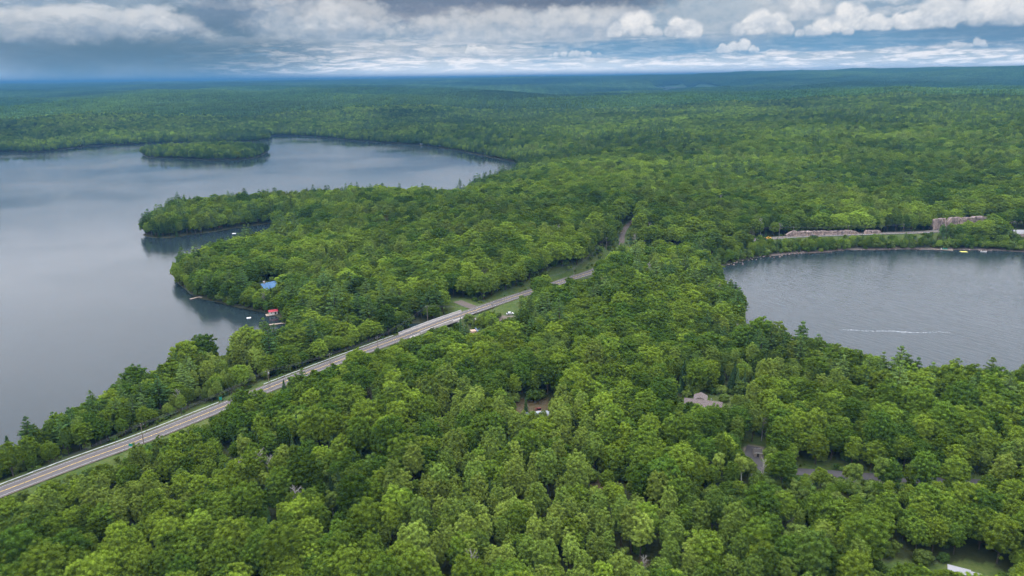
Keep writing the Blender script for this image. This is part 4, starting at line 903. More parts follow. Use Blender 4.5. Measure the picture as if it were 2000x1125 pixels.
# mobile home at the lower right
def trailer():
    a, b = at(1858, 1112, 7), at(1889, 1120, 7); p = (a + b) / 2; rz = heading(a, b); z = gz(p)
    t = thing('trailer', 'green-walled trailer with flat white roof on the lawn at lower right', 'trailer', (p[0], p[1], z), rz); L, w, h = 5.6, 3.0, 2.8
    bpart('wall', M['greenw'], t, (-L/2, L/2, -w/2, w/2, .45, h)); bpart('roof', M['whiter'], t, (-L/2 - .15, L/2 + .15, -w/2 - .15, w/2 + .15, h + .003, h + .18), bevel=.04)
    bpart('skirting', M['darkw'], t, (-L/2 + .1, L/2 - .1, -w/2 + .1, w/2 - .1, -.6, .447)); window(t, -1.4, -w/2, 1.3, 1.3, .8, 0); window(t, 1.2, -w/2, 1.3, 1.0, .8, 0)
    for x in (-1.6, 1.6):
        q = Q(); q.tube([(x, -w/2 - .02, .3), (x, -w/2 + .25, .3)], [.36, .36], 14); wl = part('wheel', q, M['tyre'], t); q = Q(); q.tube([(x, -w/2 - .05, .3), (x, -w/2 - .021, .3)], [.18, .18], 12); part('rim', q, M['rim'], wl)
    c = at(1908, 1123, 7); t2 = thing('camper', 'short white-roofed camper at the right end of the green trailer', 'camper', (c[0], c[1], gz(c)), rz)
    bpart('body', M['carwhite'], t2, (-1.3, 1.3, -1.3, 1.3, .5, 2.5), bevel=.15); bpart('roof', M['whiter'], t2, (-1.2, 1.2, -1.2, 1.2, 2.51, 2.6), bevel=.03); window(t2, 0, -1.3, 1.3, 1.2, .7, 0)
    q = Q(); q.tube([(-.2, -1.32, .33), (-.2, -1.1, .33)], [.34, .34], 14); part('wheel', q, M['tyre'], t2); q = Q(); q.tube([(-.2, 1.1, .33), (-.2, 1.32, .33)], [.34, .34], 14); part('wheel', q, M['tyre'], t2)
trailer()

# vehicles
def vehicle(name, label, p, rz, paint, L=4.5, truck=False, cat='car', z=None, lift=0.0):
    t = thing(name, label, cat, (p[0], p[1], (gz(p) if z is None else z) + lift), rz); w = .9; l = L / 2
    prof = [(-l, .35), (-l, .80), (-l + .15, .92), (l - 1.35, .98), (l - .12, .80), (l, .62), (l, .35)]
    q = Q(); n = len(prof); V = [(x, -w, z_) for x, z_ in prof] + [(x, w, z_) for x, z_ in prof]
    q.add(V, [tuple(range(n)), tuple(range(2*n - 1, n - 1, -1))] + [(i, i + n, (i + 1) % n + n, (i + 1) % n) for i in range(n)]); part('body', q, paint, t, .05)
    cab = [(-.2, .96), (.0, 1.72), (1.0, 1.72), (1.55, .96)] if truck else [(-l + .25, .94), (-l + .9, 1.45), (.55, 1.45), (1.25, .97)]
    if truck: cab = [(x - .35, z_) for x, z_ in cab]
    q = Q(); V = [(x, -w + .06 + (.12 if z_ > 1.2 else 0), z_) for x, z_ in cab] + [(x, w - .06 - (.12 if z_ > 1.2 else 0), z_) for x, z_ in cab]
    q.add(V, [(0, 1, 2, 3)[::-1], (4, 5, 6, 7)] + [(i, (i + 1) % 4, (i + 1) % 4 + 4, i + 4) for i in range(4)]); part('cabin', q, M['glass'], t)
    x0, x1 = cab[1][0], cab[2][0]; bpart('roof', paint, t, (x0 + .02, x1 - .02, -w + .2, w - .2, cab[1][1] + .003, cab[1][1] + .05), bevel=.02)
    for x in (-l + .85, l - .85):
        for s in (-1, 1):
            q = Q(); q.tube([(x, s * (w - .16), .33), (x, s * (w + .03), .33)], [.33, .33], 14); wl = part('wheel', q, M['tyre'], t)
            q = Q(); q.tube([(x, s * (w + .031), .33), (x, s * (w + .05), .33)], [.2, .2], 12); part('rim', q, M['rim'], wl)
    for s in (-1, 1): bpart('headlight', M['white'], t, (l - .05, l + .02, s * .6 - .18, s * .6 + .18, .56, .68)); bpart('tail_light', M['dkred'], t, (-l - .02, -l + .05, s * .65 - .15, s * .65 + .15, .62, .78))
    return t
vehicle('car', 'white car parked on the grass by the roadside pull-off', at(996, 607, 5), .3, M['carwhite'])
c = at(1590, 462.3, 7.6); vehicle('car', 'dark green car driving past the long low rock cut', c, heading(at(1560, 463, 7), at(1620, 460, 7)), M['dkgreen'], z=float(roadz[np.linalg.norm(road - c, axis=1).argmin()]) + .03)
vehicle('pickup_truck', 'dark red pickup truck at the back of the brown yard', at(1053, 798, 6), 1.9, M['dkred'], 5.2, True, 'truck')
vehicle('car', 'white car at the left end of the lawn at lower right', at(1723, 1122, 6), .5, M['carwhite'])
c = at(1500, 464, 8); vehicle('work_truck', 'bright yellow work truck on the highway left of the rock cut', c, heading(at(1480, 467, 7), at(1530, 464, 7)), M['yellow'], 6.0, True, 'truck')

# docks, rafts and boats
def dock(label, a, b, w=1.8, z=.45, name='dock', extra=None):
    L = float(np.hypot(*(b - a))); t = thing(name, label, name.replace('_', ' '), ((a[0] + b[0]) / 2, (a[1] + b[1]) / 2, 0), heading(a, b)); n = max(3, int(L / 1.0)); q = Q(); s = L / n
    for i in range(n): box(q, -L/2 + i * s + .03, -L/2 + (i + 1) * s - .03, -w/2, w/2, z, z + .1)
    part('deck', q, M['plank'], t); q = Q()
    for x in np.linspace(-L/2 + .3, L/2 - .3, max(2, int(L / 3) + 1)):
        for y in (-w/2 + .15, w/2 - .15): q.tube([(x, y, -1.2), (x, y, z - .002)], [.1, .1], 6)
    k = part('posts', q, M['wood'], t); k['kind'] = 'stuff'
    bpart('stringer', M['wood'], t, (-L/2 + .05, L/2 - .05, -w/2 + .05, -w/2 + .17, z - .2, z - .003), (-L/2 + .05, L/2 - .05, w/2 - .17, w/2 - .05, z - .2, z - .003))
    return t
dock('pale plank dock running out left from the wooded point', at(371, 584, .5), at(392, 579, .5), 1.7); dock('wider plank platform at the landward end of the left point dock', at(389, 581, .5), at(399, 577, .5), 3.2, .5)
dock('long pale dock below the red-roofed boathouse', at(523, 634.5, .5), at(560, 630, .5), 2.0)
dock('wide dock carrying the red-roofed boathouse', at(519, 615.5, .5), at(553, 611, .5), 4.6)
dock('low dock with turquoise chairs on the right lake\'s far shore', at(1818, 486, .5), at(1861, 488.5, .5), 3.0)
c = at(534, 612, 1) ; house('boathouse', 'little open boathouse with red metal roof standing on its dock', c, heading(at(519, 615.5, .5), at(553, 611, .5)), 5.2, 2.6, 2.0, .9, M['red'], M['white'], z=.56, over=.35, wins=((-.25, 0),), door=.22, cat='boathouse')
def chair(p, rz, label, mat):
    t = thing('deck_chair', label, 'chair', (p[0], p[1], .56), rz, 'turquoise chairs on the dock')
    bpart('seat', mat, t, (-.32, .32, -.3, .35, .36, .42)); q = Q(); slab(q, [(-.32, .34, .42), (.32, .34, .42), (.32, .62, 1.15), (-.32, .62, 1.15)], .05); part('backrest', q, mat, t)
    for x in (-.28, .28):
        bpart('leg', mat, t, (x - .04, x + .04, -.28, -.2, 0, .357)); bpart('leg', mat, t, (x - .04, x + .04, .24, .32, 0, .357)); bpart('armrest', mat, t, (x - .07, x + .07, -.3, .4, .62, .66))
for i, px in enumerate((1839, 1843, 1846.5, 1849.5)): chair(at(px, 487.2, .6), .15, ('leftmost', 'second from left', 'third from left', 'rightmost')[i] + (' chair on the dock of the right lake\'s far shore'), M['white'] if i == 0 else M['aqua'])
def raft(label, p, rz, L, w, mat, name='swim_raft'):
    t = thing(name, label, 'raft', (p[0], p[1], 0), rz); q = Q(); n = 6
    for i in range(n): box(q, -L/2 + i * L / n + .03, -L/2 + (i + 1) * L / n - .03, -w/2, w/2, .34, .46)
    part('deck', q, mat, t); q = Q()
    for y in (-w * .3, w * .3): q.tube([(-L/2 + .1, y, .1), (L/2 - .1, y, .1)], [.24, .24], 10)
    part('floats', q, M['bluegrey'], t)
raft('square white swim raft in the dark bay below the lodge', at(486, 621, .3), .3, 2.6, 2.2, M['white']); raft('pale yellow raft floating off the dock with chairs', at(1882, 491.8, .3), -.05, 5.5, 3.5, M['yraft'])
raft('whitish raft in the upper bay, right of the red-canopied boat', at(450, 443.6, .3), .2, 3.2, 2.4, M['plank']); raft('white raft at the tree edge of the upper bay', at(457, 456.2, .3), .1, 3.6, 2.6, M['white'])
def boat(label, p, rz, L, mat, canopy=None, name='motor_boat'):
    t = thing(name, label, 'boat', (p[0], p[1], 0), rz); w = L * .19; S_ = []; q = Q(); N = 7
    for i in range(N):
        u = i / (N - 1); x = -L/2 + L * u; b = w * (1 - max(0, (u - .5) / .5) ** 2 * .98); S_.append([(x, -b, .55 + .2 * u), (x, -b * .8, .05 - .12 * (1 - u)), (x, 0, -.2), (x, b * .8, .05 - .12 * (1 - u)), (x, b, .55 + .2 * u)])
    V = [v for s in S_ for v in s]; F = [(i*5+k, i*5+k+1, (i+1)*5+k+1, (i+1)*5+k) for i in range(N - 1) for k in range(4)] + [(0, 1, 2, 3, 4)]; q.add(V, F); part('hull', q, mat, t)
    q = Q(); q.add([(x, y, z - .12) for s in S_ for (x, y, z) in (s[0], s[4])], [(2*i, 2*i+1, 2*i+3, 2*i+2) for i in range(N - 1)]); part('deck', q, M['plank'], t)
    q = Q(); slab(q, [(L*.12, -w*.8, .55), (L*.12, w*.8, .55), (L*.04, w*.7, 1.15), (L*.04, -w*.7, 1.15)], .03); part('windscreen', q, M['glass'], t); bpart('seat', M['blackw'], t, (-L*.22, -L*.1, -w*.7, w*.7, .42, .85)); bpart('outboard_motor', M['blackw'], t, (-L/2 - .35, -L/2 - .02, -.18, .18, -.3, .9), bevel=.05)
    if canopy:
        bpart('canopy', canopy, t, (-L*.35, L*.15, -w*.95, w*.95, 1.95, 2.03), bevel=.03); q = Q()
        for x in (-L*.33, L*.13):
            for y in (-w*.85, w*.85): q.tube([(x, y, .5), (x, y, 1.948)], [.03, .03], 5)
        part('canopy_frame', q, M['steel'], t)
boat('white boat with red canopy moored in the upper bay', at(432, 446, .4), .15, 7.0, M['white'], M['canvas']); boat('open grey rowing boat in the upper bay, left of the canopied boat', at(414.5, 451.5, .3), .7, 5.0, M['greyr'])
boat('small white boat moored near the far shore of the right lake', at(1921, 491, .3), -.5, 4.5, M['white']); boat('white motor boat just behind the right lake\'s near trees', at(1648, 684, 1.9), .05, 5.0, M['white'], M['white'])
def logs(label, p, rz, L, name='floating_log'):
    q = Q(); q.tube([(-L/2, 0, .02), (0, .15, .1), (L/2, -.1, .05)], [.16, .2, .12], 7); q.tube([(L*.1, .1, .1), (L*.25, .9, .3)], [.08, .03], 5); o = part(name, q, M['wood'], None, loc=(p[0], p[1], 0)); o.rotation_euler[2] = rz; tag(o, label, 'log')
logs('dark log floating off the second wooded point', at(336, 536.5, 0), -.2, 5.5); logs('upper grey log lying in the water by the leaning pine', at(253, 749, 0), .0, 8.0); logs('lower grey log lying in the water by the leaning pine', at(256, 751.5, 0), .1, 7.0)

# cottages and boathouses along the far shore of the left lake
FAR = [(155, 284.5, 'white', 'whiter', 7, 'white cottage low on the far left shore'), (102, 290, 'tanw', 'taupe', 6, 'tan boathouse at the far left shore near the picture edge'), (221, 277, 'white', 'greyr', 8, 'pale-roofed cottage set back above the far left shore'),
       (824, 282.8, 'greyw', 'greyr', 7, 'grey boathouse, leftmost of the row on the far lake shore'), (839, 283.6, 'greyw', 'slate', 8, 'dark-roofed cottage, second in the row on the far lake shore'), (861, 285.0, 'white', 'whiter', 6, 'small white boathouse in the far shore row'),
       (869, 285.4, 'white', 'whiter', 9, 'largest white boathouse in the far shore row'), (879, 287, 'white', 'greyr', 6, 'white boathouse with grey roof ending the bright row'), (897, 289, 'log', 'taupe', 9, 'brown boathouse on the far shore right of the white row'),
       (918, 294, 'white', 'greyr', 6, 'small white shed above the far shore, right of the brown boathouse'), (940, 299, 'log', 'slate', 9, 'dark brown cottage at the right end of the far shore')]
for px, py, w_, r_, L, lab in FAR:
    p = at(px, py, 1.5); house('cottage', lab, p, .1, L, 5, 2.6, 1.6, M[r_], M[w_], z=.9, group='cottages along the far lake shore', cat='cottage', wins=((-.25, 0), (.0, 0)), detail=False)
    SEE.append((p, 2.0, .5))

# the bridge, its rails and the poles of the power line
def bridge():
    i0 = np.linalg.norm(road - at(786, 659, RZ), axis=1).argmin(); i1 = np.linalg.norm(road - at(912, 612, RZ), axis=1).argmin(); P = road[i0:i1 + 1]; Z = roadz[i0:i1 + 1]; N = frame(P)
    t = thing('bridge', 'concrete road bridge with pale solid parapets over the narrow channel', 'bridge', (0, 0, 0))
    def run(name, o0, o1, z0, z1, mat, sl=slice(None)):
        q = Q(); V = []; p, n, z = P[sl], N[sl], Z[sl]
        for a, b, c in zip(p, n, z): V += [(*(a + b * o0), c + z0), (*(a + b * o1), c + z0), (*(a + b * o1), c + z1), (*(a + b * o0), c + z1)]
        F = [(4*i+k, 4*i+(k+1) % 4, 4*i+4+(k+1) % 4, 4*i+4+k) for i in range(len(p) - 1) for k in range(4)] + [(0, 1, 2, 3), tuple(4*(len(p)-1) + k for k in (3, 2, 1, 0))]; q.add(V, F); return part(name, q, mat, t)
    run('deck', -5.0, 5.0, -1.0, -.02, M['conc']); a = run('parapet', -4.95, -4.5, -.017, 1.05, M['conc']); run('rail', -4.87, -4.58, 1.053, 1.2, M['steel']); run('parapet', 4.5, 4.95, -.017, 1.05, M['conc'], slice(2, len(P) - 4)); run('side_walk', 3.82, 4.49, -.017, .16, M['conc']); run('side_walk', -4.49, -3.82, -.017, .16, M['conc'])
    for i in (2, len(P) // 2 - 4, len(P) // 2 + 6, len(P) - 4):
        d = math.atan2(*(P[min(i + 1, len(P) - 1)] - P[i - 1])[::-1]); q = Q(); box(q, -.7, .7, -5.4, 5.4, -4, float(Z[i]) - 1.003); o = part('pier', q, M['conc'], t); o.location = (P[i][0], P[i][1], 0); o.rotation_euler[2] = d
bridge()
def rail_run(label, a, b, off, post=4.0):
    i0 = np.linalg.norm(road - a, axis=1).argmin(); i1 = np.linalg.norm(road - b, axis=1).argmin(); P = road[i0:i1 + 1]; Z = roadz[i0:i1 + 1]; N = frame(P); t = thing('guard_rail', label, 'guard rail', (0, 0, 0)); C = P + N * off
    q = Q(); V = []; prof = ((-.05, .42), (.05, .46), (-.02, .58), (.05, .70), (-.05, .74))
    for c, n, z in zip(C, N, Z):
        for u, h in prof: V.append((*(c - n * u * np.sign(off)), z + h))
    q.add(V, [(5*i+k, 5*i+k+1, 5*i+6+k, 5*i+5+k) for i in range(len(P) - 1) for k in range(4)]); part('beam', q, M['steel'], t); q = Q(); R_ = resample(np.c_[C, Z], post)
    for x, y, z in R_: box(q, x - .09, x + .09, y - .09, y + .09, z - .8, z + .72)
    o = part('posts', q, M['wood'], t); o['kind'] = 'stuff'
rail_run('steel guard rail on the lake side of the highway, near stretch', at(10, 957, RZ), at(436, 795, RZ), -4.7); rail_run('steel guard rail on the lake side left of the bridge', at(520, 759, RZ), at(784, 659, RZ), -4.7)
rail_run('steel guard rail on the lake side right of the bridge', at(918, 610, RZ), at(1060, 563, RZ), -5.5) if False else None
rail_run('steel guard rail on the near side just left of the bridge', at(798, 655, RZ), at(836, 640, RZ), 4.7); rail_run('steel guard rail on the near side just right of the bridge', at(898, 618, RZ), at(922, 609, RZ), 4.7); rail_run('steel guard rail along the highway above the right lake', at(1530, 464.5, 7), at(1830, 452, 8), 4.7)

POLES = []
def pole(label, p, H=9.6, z=None, transformer=False, rz=.6, arm=True):
    z = gz(p) if z is None else z; t = thing('utility_pole', label, 'utility pole', (p[0], p[1], z), rz, 'utility poles along the highway'); q = Q(); q.tube([(0, 0, -.8), (0, 0, H)], [.17, .11], 8); part('post', q, M['wood'], t)
    if arm:
        bpart('crossarm', M['wood'], t, (-1.15, 1.15, -.17, -.112, H - .75, H - .62))
        for x in (-1.0, 0.0, 1.0):
            q = Q(); q.tube([(x, -.14 if x else 0, H - .618 if x else H + .002), (x, -.14 if x else 0, H - .38 if x else H + .25)], [.06, .045], 6); part('insulator', q, M['ceramic'], t)
    if transformer: q = Q(); q.tube([(.42, 0, H - 2.2), (.42, 0, H - 1.2)], [.27, .27], 10); part('transformer', q, M['steel'], t)
    return (p[0], p[1], z, H, rz)
near = [pole('roadside pole farthest left, on the near verge of the highway', at(281, 867.5, 5), 9.2), pole('pole with a transformer can beside the tree-broken stretch of road', at(526, 757, 5), 9.0, transformer=True),
        pole('pole between the cottage roof and the highway bend', at(646, 723, 5), 9.4), pole('pole standing left of the bridge', at(739, 689, 5), 9.6), pole('pole at the middle of the bridge on the lake side', at(848, 629, 5) + np.array((-4.5, 5)), 9.6, z=4.2), pole('pole by the grassy pull-off right of the bridge', at(963, 619, 4.6), 11.0),
        pole('pole where the highway slips behind the trees', at(1071, 562, 5), 8.0), pole('pole at the last open piece of highway', at(1121, 545.5, 5), 8.5), pole('pole on the grass strip below the gravel side road', at(1184, 497, 6), 11.0)]
far = [pole('pole among trees left of the yellow truck', at(1450, 460, 8), 11.0), pole('pole at the left end of the low rock cut', at(1548, 463.5, 7), 9.0), pole('pole at the right end of the low rock cut', at(1655, 461, 7.2), 9.0), pole('leaning pole near the middle of the right highway', at(1763, 455, 8), 8.5)]
POLE_TOPS = [pole('left pole on top of the big rock cut', at(1836, 424, 20), 7.0, rz=.1), pole('right pole on top of the big rock cut', at(1908, 424.5, 22), 7.0, rz=.1)]
def wires(chain, label, tails=()):
    for k, (x, h) in enumerate(((-1.0, -.38), (0.0, .25), (1.0, -.38))):
        q = Q(); tops = [np.array([a + math.cos(r) * x, b + math.sin(r) * x, z + H + h]) for a, b, z, H, r in chain]
        if len(tails): tops = [tops[0] + np.array(tails)] + tops
        for A, B in zip(tops[:-1], tops[1:]):
            L = np.linalg.norm(B - A); n = 10; q.tube([A + (B - A) * u - np.array([0, 0, L * .022 * 4 * u * (1 - u)]) for u in np.linspace(0, 1, n)], [.035] * n, 4)
        o = part('power_wire', q, M['wire']); tag(o, ('outer lake-side', 'middle', 'outer wood-side')[k] + ' wire ' + label, 'wire', 'wires of the power line')
_d = at(-60, 985, 5) - at(40, 945, 5); wires(near, 'of the power line along the near highway', (*( _d / np.linalg.norm(_d) * 130), 0)); wires(far, 'of the power line along the right highway')
def sign(label, p, w, h, H, rz, mat):
    t = thing('road_sign', label, 'road sign', (p[0], p[1], gz(p)), rz); q = Q()
    for x in ((-w * .35, w * .35) if w > 1.2 else (0,)): q.tube([(x, .05, -.5), (x, .05, H)], [.05, .05], 6)
    part('post', q, M['steel'], t); bpart('panel', mat, t, (-w/2, w/2, -.03, .0, H - h, H + .05), bevel=.01)
sign('green sign on the near verge left of the first pole', at(257, 877, 5), 1.9, 1.1, 2.6, -.1, M['sign']); sign('green sign on the lake side just before the tree-covered road', at(432, 789, 5.2), 1.2, 1.6, 3.6, .2, M['sign'])
c = at(1075/9.07+840, 622.5, 4.5); sign('small white sign by the bush at the pull-off', c, .8, .7, 1.8, .2, M['white'])

# concrete ramp and the stacked boats below the bridge
def ramp():
    a, b = at(926, 622, 4.6), at(944, 633, 2.5); q = Q(); n = np.array([-(b - a)[1], (b - a)[0]]) / np.linalg.norm(b - a) * 1.1
    slab(q, [(*(a - n), 4.9), (*(b - n), 2.6), (*(b + n), 2.6), (*(a + n), 4.9)], .6); o = part('boat_ramp', q, M['conc']); tag(o, 'sloping concrete ramp going down from the bridge end', 'ramp')
    c = at(930, 645, 2.6); z = gz(c); t = thing('boat_shelter', 'small boat shelter with peach boards and grey roof below the bridge', 'shelter', (c[0], c[1], max(z, .6)), .35)
    bpart('platform', M['plank'], t, (-4.0, 4.0, -2.6, 2.4, -1.2, .2)); bpart('wall', M['peach'], t, (-3.4, -.3, -1.6, 1.6, .203, 2.2)); q = Q(); slab(q, [(-.2, -2.0, 2.1), (3.6, -2.0, 2.1), (3.6, 2.2, 2.9), (-.2, 2.2, 2.9)], .12); part('roof', q, M['bluegrey'], t)
    for x in (0, 3.4):
        for y in (-1.8, 2.0): bpart('post', M['wood'], t, (x - .08, x + .08, y - .08, y + .08, .203, 2.06 + (y + 1.8) * .19))
    c2 = c + np.array((1.6, .4)); t2 = thing('covered_boat', 'boat under a blue-grey cover inside the little shelter', 'boat', (c2[0], c2[1], max(z, .6) + .2), .45)
    q = Q(); 
    for k in range(5): u = k / 4
    V = []; N_ = 6
    for i in range(N_): u = i / (N_ - 1); b_ = .9 * (1 - u ** 3 * .95); V += [(-2 + 4 * u, -b_, .2), (-2 + 4 * u, -b_ * .6, .9), (-2 + 4 * u, b_ * .6, .9), (-2 + 4 * u, b_, .2)]
    q.add(V, [(4*i+k, 4*i+k+1, 4*i+5+k, 4*i+4+k) for i in range(N_ - 1) for k in range(3)] + [(0, 3, 2, 1)]); part('cover', q, M['bluegrey'], t2); bpart('hull', M['white'], t2, (-1.9, 1.2, -.6, .6, .003, .198))
ramp()

# rock cuts beside the highway
def rock_face(label, A, zA, B, zB, hA, hB, depth=3.0, seed=1, n=44):
    rng = np.random.default_rng(seed); A = np.array(A, float); B = np.array(B, float); T = B - A; L = np.linalg.norm(T); T /= L; Nn = np.array([-T[1], T[0]]); V = []; rows = 7
    steps = np.repeat(rng.uniform(-.6, .6, n // 2 + 2), 2)[:n + 1] + rng.normal(0, .25, n + 1); hv = np.repeat(rng.uniform(-.08, .06, n // 3 + 2), 3)[:n + 1]
    for i in range(n + 1):
        u = i / n; c = A + T * L * u; z0 = zA + (zB - zA) * u - 1; h = (hA + (hB - hA) * u) * (1 + hv[i]) * min(1, u * 9 + .25, (1 - u) * 9 + .25) + 1
        for r in range(rows):
            f = r / (rows - 1); o = steps[i] * (.3 + .7 * f) + f * 1.2 + rng.normal(0, .22) + (round(f * 3) / 3 - f) * .9; p = c + Nn * o + T * rng.normal(0, .12); V.append((p[0], p[1], z0 + h * f))
        p = c + Nn * depth; V.append((p[0], p[1], z0 + h * .98 + rng.normal(0, .2))); p = c + Nn * (depth + 3); V.append((p[0], p[1], z0 - 1))
    m = rows + 2; F = [(i*m+r, (i+1)*m+r, (i+1)*m+r+1, i*m+r+1) for i in range(n) for r in range(m - 1)]
    o = mesh_obj('rock_face', V, F, M['rock']); tag(o, label, 'rock face', 'rock cuts beside the highway')
rock_face('long low grey-pink rock cut beside the highway', at(1536, 461.5, 7.5), 7.5, at(1682, 458, 7.7), 7.7, 4.4, 3.4, seed=3)
rock_face('short low rock outcrop right of the long low cut', at(1690, 457, 7.7), 7.7, at(1722, 455.5, 7.8), 7.8, 3.0, 2.4, seed=5, n=14)
rock_face('tall pink granite rock cut at the right end of the highway', at(1823, 449, 8.4), 8.4, at(1850, 446.5, 8.8), 8.8, 9, 10, 4, 7, 16)
rock_face('long tall granite wall behind trees at the right', at(1849, 446.8, 8.8), 8.8, at(1938, 438.5, 9.5), 9.5, 10, 7.5, 4, 9, 40)
def riprap():
    rng = np.random.default_rng(21); q = Q(); i = [k for k in range(len(lakeB)) if lakeB[k][1] > 470 and 165 < lakeB[k][0] < 420]; P = lakeB[i]
    for p in np.repeat(P, 9, axis=0): 
        c = p + rng.normal(size=2) * np.array((6, 1.2)) + np.array((0, .4)); r = rng.uniform(.3, 1.0); q.add(np.array([c[0], c[1], r * .1 + rng.uniform(0, .7)]) + ICO * rng.uniform(.7, 1.2, (12, 1)) * np.array([r, r, r * .6]), ICF)
    o = part('shore_rocks', q, M['rock']); tag(o, 'tumbled pinkish rocks along the far bank of the right lake', 'rocks', kind='stuff')
riprap()
def wake():
    rng = np.random.default_rng(4); q = Q(); C_ = catmull([at(x, y, .03) for x, y in ((1650, 644), (1670, 645), (1705, 647), (1740, 646.5), (1770, 649), (1800, 650), (1830, 648.5), (1852, 650))], 30)
    for i, p in enumerate(C_):
        u = i / len(C_); k = int(1 + 2.2 * math.sin(PI * min(1, max(.05, u))) ** 2)
        for _ in range(k):
            c = p + rng.normal(size=2) * np.array((1.2, .5 if u > .3 else .3)); r = rng.uniform(.06, .26); a = rng.uniform(0, 3); m = 6
            q.add([(c[0] + r * 1.6 * math.cos(t + a) * rng.uniform(.6, 1.2), c[1] + r * math.sin(t + a) * rng.uniform(.6, 1.2), .035) for t in np.linspace(0, 6.283, m, endpoint=False)] + [(c[0], c[1], .06 + .25 * r)], [(j, (j + 1) % m, m) for j in range(m)])
    o = part('boat_wake', q, M['foam']); tag(o, 'white streak of foam left by a boat on the right lake', 'foam', kind='stuff')
wake()

